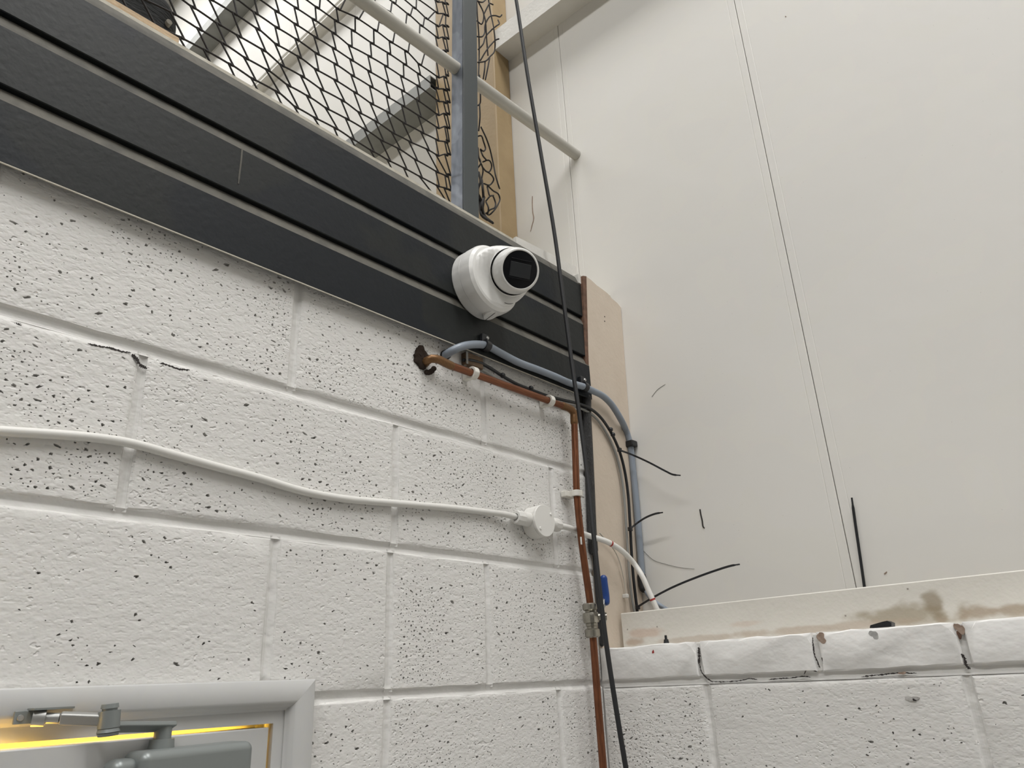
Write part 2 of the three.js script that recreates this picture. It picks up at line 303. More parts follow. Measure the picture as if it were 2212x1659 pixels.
// tooled concave joint of half width h between a0 and a1 at the position c
function jointGeo(c, a0, a1, put, along, h = 0.0078, w0 = 0.0016, dp = 0.0040) {
  const pr = []; for (let k = 0; k <= 8; k++) { const s = -1 + k / 4; pr.push([c + s * h, -w0 - dp * (1 - s * s)]); }
  pr.push([c + h, -0.02], [c - h, -0.02]);
  const p2 = along === 'u' ? pr : pr.slice().reverse();
  return prism(p2, (a, w, t) => along === 'u' ? put(t, a, w) : put(a, t, w), a0, a1, 0.7);
}
const putA = (u, v, w) => [u, v, w], putB = (u, v, w) => [-w, v, u];
const J = 0.0065;                                             // half a joint
const BED = [2.773, 2.546, 2.319, 2.092, 1.865, 1.638, 1.411, 1.184];
const DOOR = { x0: -1.56, x1: -0.757, y1: 2.083 };            // structural opening
{
  const wall = structure('wall_left', 'white painted concrete block wall with open pores and rounded joints');
  part('mortar', [box(LEFT, DOOR.x0, 0, 2.779, -0.1, -0.0065), box(DOOR.x1, 0.002, 0, 2.779, -0.1, -0.0065), box(0.0015, 0.1, 0, 2.156, -0.1, -0.0065), box(0.0015, 0.1, 2.1555, 2.779, -0.1, -0.091), box(DOOR.x0, DOOR.x1, DOOR.y1, 2.779, -0.1, -0.0065)], M.mortar, wall);
  const rows = [                                             // head joints of each course
    [-2.562, -2.117, -1.672, -1.227, -0.782, -0.337, 0.004],
    [-2.35, -1.904, -1.458, -1.012, -0.566, -0.125, 0.004],
    [-2.576, -2.13, -1.684, -1.24, -0.789, -0.572, -0.341, 0.004],
    [-2.35, -1.904, -0.574, -0.144, 0.004],
    [-2.576, -2.13, -0.341, 0.004],
    [-2.35, -1.904, -0.574, -0.144, 0.004],
    [-2.576, -2.13, -0.341, 0.004],
  ];
  const POROUS = { '0_3': 260, '0_4': 330, '0_5': 430, '1_2': 380, '1_3': 250, '1_4': 400, '1_5': 420, '2_3': 45, '2_4': 150, '2_5': 420, '2_6': 440, '3_2': 300, '3_3': 260 };   // pores on a full block
  rows.forEach((js, c) => {
    for (let k = 0; k + 1 < js.length; k++) {
      let a = js[k] + J, b = js[k + 1] - (js[k + 1] > 0 ? 0 : J);
      let parts = [[a, b]];
      if (c >= 3) {                                           // keep clear of the door frame
        if (a < -2 && b < -1.6) parts = [[a, b]];
        else if (a < -1.6 && b > -1.6) parts = [[Math.max(a, -1.9), -1.625], [-0.724, b]];
        if (a < -1.9 && b > -1.0) parts = [[a, -1.625], [-0.724, b]];
      }
      for (const [p, q] of parts) if (q - p > 0.02)
        block(blockGeo(p, q, BED[c + 1] + J, BED[c] - J, putA, { seed: 1000 + c * 50 + k * 3 + (p > -1 ? 1 : 0), proud: (R() - 0.5) * 0.0014, pores: POROUS[`${c}_${k}`] ?? 160, notch: c === 1 && k === 2 ? [[-1.012, 2.546, 0.02], [-1.16, 2.546, 0.02]] : c === 1 && k === 3 ? [[-1.0, 2.546, 0.018], [-0.93, 2.546, 0.016]] : [] }), (POROUS[`${c}_${k}`] ?? 160) > 200 ? M.blockPorous : M.blockSmooth, wall);
    }
  });
  for (const y of [2.546, 2.319]) part('mortar_joint', jointGeo(y, -2.562, 0.002, putA, 'u'), M.mortar, wall);
  for (const y of [2.092, 1.865, 1.638, 1.411]) { part('mortar_joint', jointGeo(y, -0.722, 0.002, putA, 'u'), M.mortar, wall); part('mortar_joint', jointGeo(y, -2.562, -1.625, putA, 'u'), M.mortar, wall); }
  rows.forEach((js, c) => js.slice(1, -1).forEach(x => { if (c < 3 || x > -0.7 || x < -1.65) part('mortar_joint', jointGeo(x, BED[c + 1] + 0.003, BED[c] - 0.003, putA, 'v'), M.mortar, wall); }));
  // dark strips painted as the shade in cracks along the joints
  const shadeMark = (pts, w, z) => { const p3 = pts.map(q => onZ(q[0], q[1], z)); part('shadeMark', strap(p3, w, 0.0008, V(0.2, 1, 0), 0.5), M.shadeMark, wall, 'dark strip painted as the shade of the cracked mortar joint'); };
  shadeMark([[9, 699], [24, 701], [40, 702], [45, 705]], 0.0042, -0.0008);
  shadeMark([[47, 706], [60, 715], [75, 716], [98, 716]], 0.0024, -0.0008);
  shadeMark([[190, 742], [215, 748], [240, 752], [262, 759], [283, 762]], 0.0022, 0.0002);
  { const p3 = [[285, 765], [296, 776], [303, 788], [318, 796]].map(q => onZ(q[0], q[1], 0.0004)); part('shadeMark', strap(p3, 0.0048, 0.0008, V(1, 0.5, 0), 0.35), M.shadeMark, wall, 'dark strip painted as the shade of the cracked mortar joint'); }
  shadeMark([[345, 784], [360, 788], [385, 797], [410, 799]], 0.0024, 0.0002);
}
{
  const wall = structure('wall_right', 'white painted block dado wall topped with a cracked course of bricks');
  part('mortar', box(0.0065, 0.1, 0, 2.157, -0.006, FRONT), M.mortar, wall);
  const rows = [[0.002, 0.241, 0.685, 1.13, 1.575, 2.02], [0.002, 0.46, 0.905, 1.35, 1.795], [0.002, 0.241, 0.685, 1.13, 1.575], [0.002, 0.46, 0.905, 1.35]];
  rows.forEach((js, c) => { for (let k = 0; k + 1 < js.length; k++) block(blockGeo(js[k] + (k ? J : 0), js[k + 1] - J, BED[c + 4] + J, (c ? BED[c + 3] : 2.088) - J, putB, { seed: 3000 + c * 40 + k, proud: (R() - 0.5) * 0.001, pores: c ? 150 : k ? 80 : 400 }), (c === 0 && k === 0) ? M.blockPorous : M.blockSmooth, wall); });
  const jb = [0.002, 0.235, 0.463, 0.692, 0.918, 1.143, 1.368];
  for (let k = 0; k + 1 < jb.length; k++) part('brick', blockGeo(jb[k] + (k ? 0.005 : 0), jb[k + 1] - 0.005, 2.0970, 2.1605, putB, { seed: 4000 + k, step: 0.02, wob: 0.0012, bev: 0.0024, proud: 0.0012 + (k % 2) * 0.0007, depth: 0.1, notch: [[jb[k], 2.1605, 0.020], [jb[k + 1], 2.1605, 0.015], [jb[k] + 0.09, 2.1605, 0.010]] }), M.brick, wall);
  for (const y of [2.0905, 1.865, 1.638, 1.411]) part('mortar_joint', jointGeo(y, 0.002, 2.0, putB, 'u', 0.0078, 0.0022, 0.0062), M.mortar, wall);
  rows.forEach((js, c) => js.slice(1, -1).forEach(x => part('mortar_joint', jointGeo(x, BED[c + 4] + 0.006, (c ? BED[c + 3] : 2.088) - 0.006, putB, 'v'), M.mortar, wall)));
  jb.slice(1, -1).forEach(x => part('mortar_joint', jointGeo(x, 2.095, 2.156, putB, 'v', 0.0065, 0.004, 0.006), M.mortar, wall));
  const side = V(0, 0.3, 1), up = V(0, 1, 0.1);
  const crk = (pts, w, s, x = -0.0006) => part('shadeMark', strap(pts.map(q => onX(q[0], q[1], x)), w, 0.0008, s, 0.45), M.shadeMark, wall, 'dark strip painted as the shade of the cracked brick joint');  // near-black strips laid on the face as shade in the cracks
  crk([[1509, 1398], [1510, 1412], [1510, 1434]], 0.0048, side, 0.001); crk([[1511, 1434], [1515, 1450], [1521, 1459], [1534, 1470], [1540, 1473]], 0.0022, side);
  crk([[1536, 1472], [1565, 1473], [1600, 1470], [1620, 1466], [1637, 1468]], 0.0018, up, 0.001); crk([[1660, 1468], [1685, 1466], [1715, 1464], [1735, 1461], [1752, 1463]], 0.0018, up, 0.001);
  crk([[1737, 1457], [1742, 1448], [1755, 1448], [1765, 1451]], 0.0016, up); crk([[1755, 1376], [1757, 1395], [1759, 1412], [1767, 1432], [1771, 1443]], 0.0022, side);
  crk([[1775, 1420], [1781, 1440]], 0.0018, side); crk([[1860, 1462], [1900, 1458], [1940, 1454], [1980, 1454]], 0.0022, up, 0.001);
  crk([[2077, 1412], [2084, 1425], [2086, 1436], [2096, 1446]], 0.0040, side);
  // chipped bare patches
  const blob = (px, py, rx, ry, x, seed, mat, name, label) => { const r = rng(seed), c = onX(px, py, x), pts = [], ph = r() * 6, p2 = r() * 6; for (let i = 0; i < 22; i++) { const a = i / 22 * 6.283, k = 0.85 + 0.2 * Math.sin(2 * a + ph) + 0.14 * Math.sin(3 * a + p2) + 0.12 * (r() - 0.5); pts.push([c.z + Math.cos(a) * rx * k, c.y + Math.sin(a) * ry * k]); } part(name, prism(pts, (u, v, t) => [x - t, v, u], -0.002, 0.0005), mat, wall, label); };
  blob(1774, 1378, 0.010, 0.009, -0.001, 5, M.chip, 'chip', 'bare brown chip in the white paint'); blob(2073, 1358, 0.008, 0.009, -0.001, 6, M.chip, 'chip', 'bare brown chip in the white paint');
  blob(2072, 1372, 0.0035, 0.006, -0.001, 16, M.rustEdge, 'chip', 'bare brown chip in the white paint'); blob(1411, 1408, 0.0024, 0.0045, -0.001, 8, M.redMark, 'chip', 'small red brown chip in the white paint');
  blob(1949, 1454, 0.006, 0.0028, 0.0, 9, M.chip, 'chip', 'bare brown chip in the mortar joint');
  blob(1888, 1371, 0.008, 0.008, -0.0008, 10, std({ map: grain(130, 128, 128, 0.03, [0.20, 0.20, 0.19], [0.55, 0.54, 0.52], 6, 4), roughness: 0.8 }), 'stain', 'grey smudge on the white brick');
  blob(1970, 1509, 0.010, 0.005, -0.0008, 12, std({ map: grain(131, 128, 128, 0.03, [0.25, 0.24, 0.225], [0.6, 0.585, 0.56], 6, 4), roughness: 0.8 }), 'stain', 'grey scuff with a small hole in the white block');
  blob(1975, 1512, 0.003, 0.002, -0.0016, 13, M.shadeMark, 'hole', 'small dark hole');
}

// ---------------------------------------------------------------- clad upper wall
{
  const wall = structure('wall_right_upper', 'off white steel cladding panels with fine vertical joints');
  const joints = []; for (let z = -0.106 - 0.5935 * 9; z < FRONT + 0.3; z += 0.5935) joints.push(z);
  joints[0] = BACK;
  for (let i = 0; i + 1 < joints.length; i++) {
    const a = joints[i] + 0.0008, b = Math.min(joints[i + 1] - 0.0008, FRONT);
    // profile in (z, depth): shallow grooves 18 mm in from each joint
    const g = 0.0011, pr = [[a, -0.04], [b, -0.04], [b, -0.0012], [b - 0.0012, 0], [b - 0.0175, 0], [b - 0.0187, -g], [b - 0.0199, 0], [a + 0.0199, 0], [a + 0.0187, -g * 0.5], [a + 0.0175, 0], [a + 0.0012, 0], [a, -0.0012]];
    part('panel', prism(pr, (z, d, y) => [XP - d, y, z], 1.9, ROOF - 0.001, 0.05), M.panel, wall);
  }
  part('sheet', box(XP + 0.041, 0.5, 0, ROOF, BACK, FRONT), M.greySteel, wall);
  const mark = (pts, w, t, s, mat, label) => part('scratch', strap(pts.map(q => onX(q[0], q[1], XP - 0.0006)), w, t, s), mat, wall, label);
  mark([[1150, 424], [1150, 445], [1151, 460], [1153, 472], [1149, 488], [1146, 500]], 0.0032, 0.0008, V(0, 0, 1), M.chip, 'brown scratch down the cladding');
  mark([[1512, 1100], [1514, 1112], [1517, 1125], [1519, 1138], [1522, 1141]], 0.0030, 0.0014, V(0, 0, 1), M.shadeMark, 'dark gouge in the cladding');
  mark([[1408, 857], [1420, 842], [1437, 830]], 0.0011, 0.0006, V(0, 1, 0), M.thinGrey, 'faint grey scuff on the cladding');
  mark([[1390, 1190], [1412, 1210], [1432, 1217], [1470, 1226], [1500, 1229]], 0.0009, 0.0005, V(0, 1, 0), M.thinGrey, 'faint grey scuff on the cladding');
  mark([[1910, 1240], [1916, 1235]], 0.002, 0.0006, V(0, 1, 0), M.chip, 'small brown speck on the cladding');
  mark([[1696, 35], [1698, 36]], 0.002, 0.0006, V(0, 1, 0), M.chip, 'small brown speck on the cladding');
}
function rail(name, label, x0, y0, y1, z0, z1, mat, lip) {
  const t = thing(name, label, 'rail', [x0, y0, (z0 + z1) / 2], { kind: 'structure' });
  const th = 0.004, f = lip;                                   // open zed: web face, bottom flange, top flange
  const pr = [[x0, y0], [XP, y0], [XP, y0 + th], [x0 + th, y0 + th], [x0 + th, y1 - th], [XP, y1 - th], [XP, y1], [x0, y1]];
  part('web', prism(pr.map(([a, b]) => [a, b]), (a, b, s) => [a, b, s], z0, z1, 0.5), mat, t);
  if (f) part('lip', prism([[x0 - 0.003, y0 - 0.002], [x0 + 0.004, y0 - 0.002], [x0 + 0.004, y0 + 0.018], [x0, y0 + 0.020], [x0 - 0.003, y0 + 0.016]], (a, b, s) => [a, b, s], z0, z1, 0.5), mat, t);
  return t;
}
rail('sheeting_rail', 'white steel sheeting rail high on the cladding beside the tan column', 0.128, 4.182, 4.272, -0.33, FRONT, M.whiteSteel, true);
rail('sheeting_rail', 'grey steel sheeting rail behind the net at column mid height', 0.088, 4.185, 4.245, BACK, -0.63, M.greySteel, false);
rail('sheeting_rail', 'dark grey upper steel sheeting rail behind the net, above the thin strip', 0.088, 6.08, 6.16, BACK, -0.63, M.greySteel, false);
{
  const t = thing('flashing_strip', 'thin white horizontal strip on the cladding behind the net', 'strip', [0.17, 5.28, -2.8], { kind: 'structure' });
  part('strip', box(0.165, XP, 5.30, 5.312, BACK, -0.63), M.whiteSteel, t); part('cover', box(0.150, XP, 5.235, 5.245, BACK, -0.63), M.panel, t);
}
{ // sill rail on the dado wall
  const stain = dataTex(1024, 256, (i, j) => {
    const z = i / 1024 * 1.4, y = j / 256 * 0.35, u = i / 1024, v = j / 256;
    let c = mix3([0.60, 0.575, 0.52], [0.68, 0.655, 0.60], fbm(u, v, 12, 4, 140, 0.5));
    const n = fbm(u, v, 40, 4, 141, 0.4);
    const yy = y - 0.02;                                        // height above the bricks
    const add = (cz, cy, rz, ry, col, a) => { const d = Math.hypot((z - cz) / rz, (yy - cy) / ry) + (n - 0.5) * 1.1; c = mix3(c, col, a * (1 - sstep(0.35, 1.0, d))); };
    add(0.60, 0.018, 0.10, 0.020, [0.30, 0.25, 0.17], 0.75); add(0.645, 0.032, 0.022, 0.030, [0.25, 0.20, 0.13], 0.75); add(0.73, 0.012, 0.07, 0.014, [0.30, 0.22, 0.14], 0.7);
    add(0.44, 0.006, 0.2, 0.010, [0.42, 0.33, 0.25], 0.6); add(0.06, 0.025, 0.07, 0.012, [0.55, 0.40, 0.31], 0.6); add(0.03, 0.008, 0.04, 0.012, [0.40, 0.29, 0.21], 0.7); add(0.2, 0.005, 0.12, 0.008, [0.42, 0.33, 0.25], 0.5); add(0.30, 0.026, 0.05, 0.007, [0.57, 0.44, 0.35], 0.4);
    if (hash(i >> 1, j >> 1, 9) > 0.9994) c = [0.25, 0.22, 0.19];
    return c;
  }, true, 1); stain.repeat.set(1 / 1.4, 1 / 0.35); stain.offset.set(0, -(2.144 / 0.35));
  const t = thing('sill_rail', 'stained off white steel rail lying along the top of the brick course', 'rail', [0.09, 2.145, 1], { kind: 'structure' });
  part('rail', prism([[0.09, 2.145], [XP, 2.145], [XP, 2.152], [0.098, 2.152], [0.098, 2.228], [0.108, 2.228], [0.108, 2.236], [0.092, 2.236], [0.09, 2.234]], (a, b, s) => [a, b, s], 0.004, FRONT, 0.4), std({ map: stain, roughness: 0.55, bumpMap: fineBump, bumpScale: 0.0004 }), t);
}
{ // tan portal column
  const t = thing('column', 'tan painted steel column standing on the mezzanine behind the net', 'column', [0.158, 3.094, -0.48], { kind: 'structure' });
  part('shaft', box(0.116, XP - 0.0005, 3.0945, ROOF - 0.001, -0.63, -0.33, 0.006), M.column, t);
}
// ---------------------------------------------------------------- fascia
{
  const t = thing('fascia', 'dark grey three-board fascia with dusty coved edges above the block wall', 'fascia', [-1.4, 2.733, 0.01], { kind: 'structure' });
  const XE = 0.030, X0 = -4.5, Y = [2.733, 2.846, 2.957, 3.0745];
  for (let i = 0; i < 3; i++) {
    const a = Y[i], b = Y[i + 1] - 0.0018, zf = 0.018, ch = i === 2 ? 0.024 : 0.0225, under = i ? 0 : 0.0125;
    const end = XE - i * -0.001;
    const face = part('board', prism([[zf - 0.0012, a], [zf, a + 0.0012], [zf, b - ch], [zf - 0.0005, b - ch + 0.001], [-0.0035, b - ch + 0.001], [-0.0035, a + under]].reverse(), (z, y, x) => [x, y, z], X0, end, 0.4), M.fascia, t);
    const cove = [[zf, b - ch]]; for (let k = 1; k <= 6; k++) { const q = k / 6; cove.push([zf - 0.0092 * Math.pow(q, 1.25), b - ch + ch * q]); }
    cove.push([-0.0035, b], [-0.0035, b - ch]);
    const cv = part('coved_edge', prism(cove.reverse(), (z, y, x) => [x, y, z], X0, end, 0.6), M.dustyEdge, face, 'dusty lighter coved edge');
    if (i < 2) part('tongue', box(X0, end, b - 0.0005, Y[i + 1] + 0.0008, -0.0035, 0.0075), M.fascia, face);
  }
  part('bottom_edge', box(X0, XE - 0.06, 2.7318, 2.7334, 0.0165, 0.0184), M.cream, t, 'thin pale strip along the bottom edge');
  // dried drip
  part('drip', strap([[523, 322], [521, 345], [518, 370], [515, 397]].map(q => onZ(q[0], q[1], 0.0183)), 0.0028, 0.0007, V(1, 0, 0)), M.dustyEdge, t, 'pale dried drip on the middle board');
}
{
  const t = thing('deck_edge_strip', 'cream strip closing the fascia top by the cladding', 'strip', [0, 3.07, 0.0], { kind: 'structure' });
  part('strip', [prism([[-0.21, 3.0745], [0.030, 3.0745], [0.030, 3.112], [-0.02, 3.110], [-0.21, 3.096]], (a, b, s) => [a, b, s], -0.0055, 0.004), box(0.014, 0.0305, 3.052, 3.0775, 0.0005, 0.0195)], M.whiteSteel, t);
}
{
  const t = thing('plywood_offcut', 'rough pale plywood strip lying on the deck edge beside the black bag', 'wood', [-1.6, 3.094, -0.05]);
  part('board', box(-2.4, -1.030, 3.0945, 3.112, -0.09, -0.012, 0.002), M.ply, t);
}
{ // black bag and red box on the plywood
  const b = thing('bag', 'black bag with a pale dot lying on the mezzanine behind the net', 'bag', [-1.3, 3.112, -0.2]);
  const g = new RoundedBoxGeometry(0.80, 0.26, 0.26, 8, 0.055), p = g.attributes.position; g.translate(-1.372, 3.227, -0.290);
  for (let i = 0; i < p.count; i++) { const x = p.getX(i), y = p.getY(i), z = p.getZ(i), k = Math.sin(x * 17 + y * 9) * 0.008 + Math.sin(z * 21 + x * 31) * 0.005; p.setXYZ(i, x + (y - 3.3) * -0.05 * (x > -1.1 ? 1 : 0), y + (y > 3.2 ? k : 0), z + k); }
  g.computeVertexNormals(); part('body', g, M.bag, b);
  const s = onZ(366, 47, -0.157); part('highlight_spot', cyl(s, s.clone().add(V(0, 0, -0.012)), 0.0055, 0.0055, 16), M.cream, b, 'pale disc painted as a highlight spot');  // cream disc stands for a highlight spot on the bag
  const r = thing('box', 'dark red box standing behind the black bag on the mezzanine', 'box', [-1.1, 3.094, -0.6]);
  part('body', box(-1.30, -0.935, 3.0955, 3.62, -0.66, -0.46, 0.01), M.red, r);
}
// ---------------------------------------------------------------- guard rail, post and net
{
  const a = V(-3.2, 3.500, -0.077), b = V(XP - 0.0005, 3.619, -0.077);
  const q1 = onZ(780, 0, -0.077), t = thing('handrail', 'pale painted tubular handrail running past the post to the cladding', 'handrail', b);
  const d = b.clone().sub(q1).normalize(); part('tube', cyl(b.clone().addScaledVector(d, -3.3), b, 0.0165, 0.0165, 28), M.pipePaint, t);
}
{
  const t = thing('guard_post', 'dark grey steel angle post with reflections painted on a bluish side face', 'post', [-0.305, 3.094, -0.07]);
  const pr = (x0, x1, z0, z1, y0, y1, dx) => { const g = box(x0, x1, y0, y1, z0, z1, 0.0008, 1), p = g.attributes.position; for (let i = 0; i < p.count; i++) p.setX(i, p.getX(i) + (p.getY(i) - 3.2) * dx); g.computeVertexNormals(); return boxUV(g); };
  const lean = 0.022;
  part('front_flange', pr(-0.331, -0.280, -0.0545, -0.0495, 3.0945, 4.7, lean), M.postPaint, t);
  // side flange with a hole for the handrail
  const sh = new THREE.Shape([[-0.0935, 3.0945], [-0.0546, 3.0945], [-0.0546, 4.7], [-0.0935, 4.7]].map(q => new THREE.Vector2(...q)));
  const hole = new THREE.Path(); hole.absarc(-0.077, 3.598, 0.0195, 0, 6.2832, true); sh.holes.push(hole);
  const g = new THREE.ExtrudeGeometry(sh, { depth: 0.005, bevelEnabled: false, curveSegments: 20 }), p = g.attributes.position;
  for (let i = 0; i < p.count; i++) { const z = p.getX(i), y = p.getY(i), x = p.getZ(i); p.setXYZ(i, -0.331 + x + (y - 3.2) * lean, y, z); }
  g.index && 0; const idx = g.toNonIndexed(); const pp = idx.attributes.position; for (let i = 0; i < pp.count; i += 3) { const a = [pp.getX(i), pp.getY(i), pp.getZ(i)]; pp.setXYZ(i, pp.getX(i + 1), pp.getY(i + 1), pp.getZ(i + 1)); pp.setXYZ(i + 1, ...a); }
  idx.computeVertexNormals(); part('side_flange', boxUV(idx), M.galv, t, 'bluish galvanised side face with reflections and net shadow marks in its colour');
}
{
  const t = thing('safety_net', 'black knotted safety net stretched from the handrail to the deck edge', 'net', [-1, 3.1, -0.1]);
  const Z = -0.113, rowsY = []; { const base = [3.098, 3.128, 3.166, 3.207, 3.249, 3.291, 3.335, 3.379, 3.420, 3.462, 3.504, 3.545, 3.590]; rowsY.push(...base); for (let y = 3.633; y < 4.45; y += 0.044) rowsY.push(y); }
  const shift = y => y < 3.335 ? (3.335 - y) * 0.37 + Math.max(0, 3.25 - y) * 0.1 : y < 3.46 ? -(y - 3.335) * 0.13 : y < 3.545 ? -0.016 + (y - 3.46) * 0.13 : -0.005 + (y - 3.545) * 0.42;
  const r = rng(55), cols = 36, K = [];
  rowsY.forEach((y, j) => {
    K[j] = [];
    for (let c = -42; c < 12; c++) {
      let x = -0.81 + c * 0.0482 + shift(y), yy = y + (x + 0.62) * 0.024 + (r() - 0.5) * 0.006; x += (r() - 0.5) * 0.006;
      let z = Z + Math.sin(x * 9 + y * 7) * 0.006 + (r() - 0.5) * 0.006;
      if (x > -0.405) { const n = K[j].filter(q => q.z < -0.1165).length; if (n > 2) continue; yy += [0.012, 0.026, 0.034][n] * (y > 3.25 ? 1 : 0.4); x = [-0.3635, -0.336, -0.3265][n] + (r() - 0.5) * 0.005; z = -0.118; }
      else z = Math.max(z, -0.116);
      x = EYE.x + (x - EYE.x) * 1.012; yy = EYE.y + (yy - EYE.y) * 1.012;
      K[j].push(V(x, yy, z));
    }
  });
  const geos = [], seg = (a, b, sag) => { const m = a.clone().add(b).multiplyScalar(0.5); m.y -= sag; geos.push(new THREE.TubeGeometry(new THREE.QuadraticBezierCurve3(a, m, b), 3, 0.0020, 5)); };
  const knot = p => { const s = new THREE.IcosahedronGeometry(0.0031, 1); s.scale(1.25, 1, 1); s.translate(p.x, p.y, p.z); geos.push(s); };
  for (let j = 0; j < K.length; j++) for (let c = 0; c < K[j].length; c++) {
    const p = K[j][c]; if (p.x < -2.9) continue;
    // each knot pulls a short stretch of two strands together
    const e = 0.0055, pa = p.clone().add(V(-e, -0.0005, 0)), pb = p.clone().add(V(e, 0.0005, 0));
    knot(p); geos.push(new THREE.TubeGeometry(new THREE.LineCurve3(pa, pb), 1, 0.0026, 5));
    if (c + 1 < K[j].length && K[j][c + 1].x - p.x > 0.004) seg(pb, K[j][c + 1].clone().add(V(-e, -0.0005, 0)), -0.0012 + r() * 0.001);
    if (j + 1 < K.length && K[j + 1][c]) seg(pb, K[j + 1][c].clone().add(V(-e, 0, 0)), -0.001);
  }
  // frayed loops beside the post
  const fray = (pts, f, w = 0.0022, z = -0.103) => geos.push(tube(pts.map((q, i) => { const [a, b] = f(q); return onZ(a, b, z - 0.012 + Math.sin(i * 1.7) * 0.006); }), w, { rad: 5, seg: pts.length * 5 }));
  const f1 = q => [960 + q[0] / 5.53, q[1] / 5.53], f2 = q => [900 + q[0] / 7.542, 280 + q[1] / 7.542];
  [[[382, -60], [395, 200], [412, 440], [415, 660], [410, 850], [408, 1000]], [[380, 10], [430, 25], [475, 15], [520, -40]], [[400, 10], [470, 170], [440, 290], [390, 250]], [[470, 170], [525, 60], [540, 40], [580, 55]], [[470, 170], [490, 250], [505, 480], [520, 660]],
    [[382, 435], [440, 440], [480, 390], [485, 300], [540, 200], [600, 185], [665, 200], [685, 178]], [[405, 590], [460, 530], [490, 440], [560, 360], [620, 310], [655, 285], [640, 240]], [[430, 720], [495, 610], [550, 540], [620, 475], [650, 465]],
    [[400, 745], [480, 735], [540, 680], [600, 600], [605, 480], [585, 310], [545, 120], [525, -20]], [[485, 735], [480, 830], [465, 940]], [[540, 690], [520, 800], [490, 950]], [[420, 900], [430, 1130], [425, 1240], [400, 1260]], [[420, 1250], [425, 1400], [410, 1560]]].forEach(p => fray(p, f1));
  [[[1050, -40], [1130, 130], [1190, 300], [1250, 560], [1290, 760], [1340, 930], [1352, 960]], [[990, 110], [1050, 100], [1090, 200], [1120, 300], [1080, 350], [1040, 320]], [[1040, 330], [1080, 430], [1130, 500], [1080, 525]], [[1130, 500], [1180, 500], [1222, 590], [1190, 680], [1120, 670], [1080, 620]],
    [[1120, 670], [1200, 720], [1255, 810], [1210, 890], [1150, 900], [1100, 880]], [[1150, 900], [1240, 990], [1330, 1050], [1355, 1120], [1320, 1230], [1240, 1340], [1180, 1390], [1130, 1360]], [[1150, 930], [1190, 1080], [1240, 1080], [1280, 1180], [1270, 1270], [1190, 1310], [1140, 1365]], [[1130, 1160], [1190, 1090], [1250, 1075]], [[1130, 1180], [1170, 1280], [1160, 1370]],
    [[1000, 300], [1020, 480], [1080, 640], [1060, 800]], [[960, 120], [900, 280], [890, 420]], [[1030, 480], [1040, 560], [1000, 620]]].forEach(p => fray(p, f2));
  [[[985, 870], [985, 1010], [1050, 1150], [1040, 1340], [1120, 1440], [1230, 1510]], [[1060, 820], [1080, 980], [1090, 1160], [1080, 1320], [1150, 1460], [1240, 1520]], [[1010, 700], [1040, 850], [1000, 980], [1030, 1200], [1060, 1400], [1150, 1470]], [[1100, 1100], [1060, 1250], [1100, 1400], [1200, 1490]]].forEach(p => fray(p, f2, 0.0034, -0.07));
  part('strands', geos, M.net, t);
}
// ---------------------------------------------------------------- corner board and black gap seal
{
  const t = thing('corner_board', 'cream painted corner board between the fascia end and the cladding', 'board', [0.1, 2.17, 0.0], { kind: 'structure' });
  const zt = y => lerp(-0.006, 0.0245, (y - 2.2) / 0.86);
  const at = (px, py) => { let p = onZ(px, py, 0.01); for (let i = 0; i < 4; i++) p = onZ(px, py, zt(p.y)); return p; };
  const o = [[1303, 1420], [1395, 1420], [1388, 1300], [1361, 925], [1345, 700], [1341, 664], [1334, 655], [1322, 645], [1313, 634], [1300, 624], [1290, 617], [1276, 604], [1266, 597], [1270, 760], [1277, 930], [1290, 1250]].map(q => at(...q));
  o.forEach(p => { p.x = Math.min(p.x, XP - 0.0008); });
  const g = prism(o.map(p => [p.x, p.y]), (a, b, s) => [a, b, zt(b) + s], -0.018, 0, 0.5);
  part('board', g, M.batten, t);
  part('rusty_edge', prism([[1258, 596], [1266, 597], [1270, 760], [1273.5, 850], [1268, 850], [1263, 760]].map(q => at(...q)).map(p => [p.x, p.y]).reverse(), (a, b, s) => [a, b, zt(b) + s], -0.012, 0.0012, 0.5), M.rustEdge, t, 'rusty brown bare left edge');
  for (const [px, py] of [[1306, 684], [1306, 694]]) { const p = at(px, py); part('nail_hole', cyl(p.clone().add(V(0, 0, -0.002)), p.clone().add(V(0, 0, 0.0006)), 0.0018, 0.0018, 8), M.shadeMark, t, 'dark nail hole'); }
}
{
  const t = thing('gap_seal', 'black strip filling the upright gap between block wall and corner board', 'seal', [0.02, 2.17, -0.01], { kind: 'structure' });
  part('strip', tube([[1268, 860], [1268, 900], [1271, 960], [1275, 1050], [1279, 1150], [1282, 1190]].map((q, i) => onZ(q[0], q[1], 0.010)), 0.0105, { rad: 10 }), M.blackTape, t);
  part('strip', tube([[1283, 1180], [1289, 1260], [1296, 1340], [1300, 1392]].map((q, i) => onZ(q[0], q[1], 0.006)), 0.0052, { rad: 10 }), M.blackTape, t);
  part('backing', box(0.0025, XP - 0.001, 2.158, 2.7795, -0.09, -0.03), M.mortar, t);
}
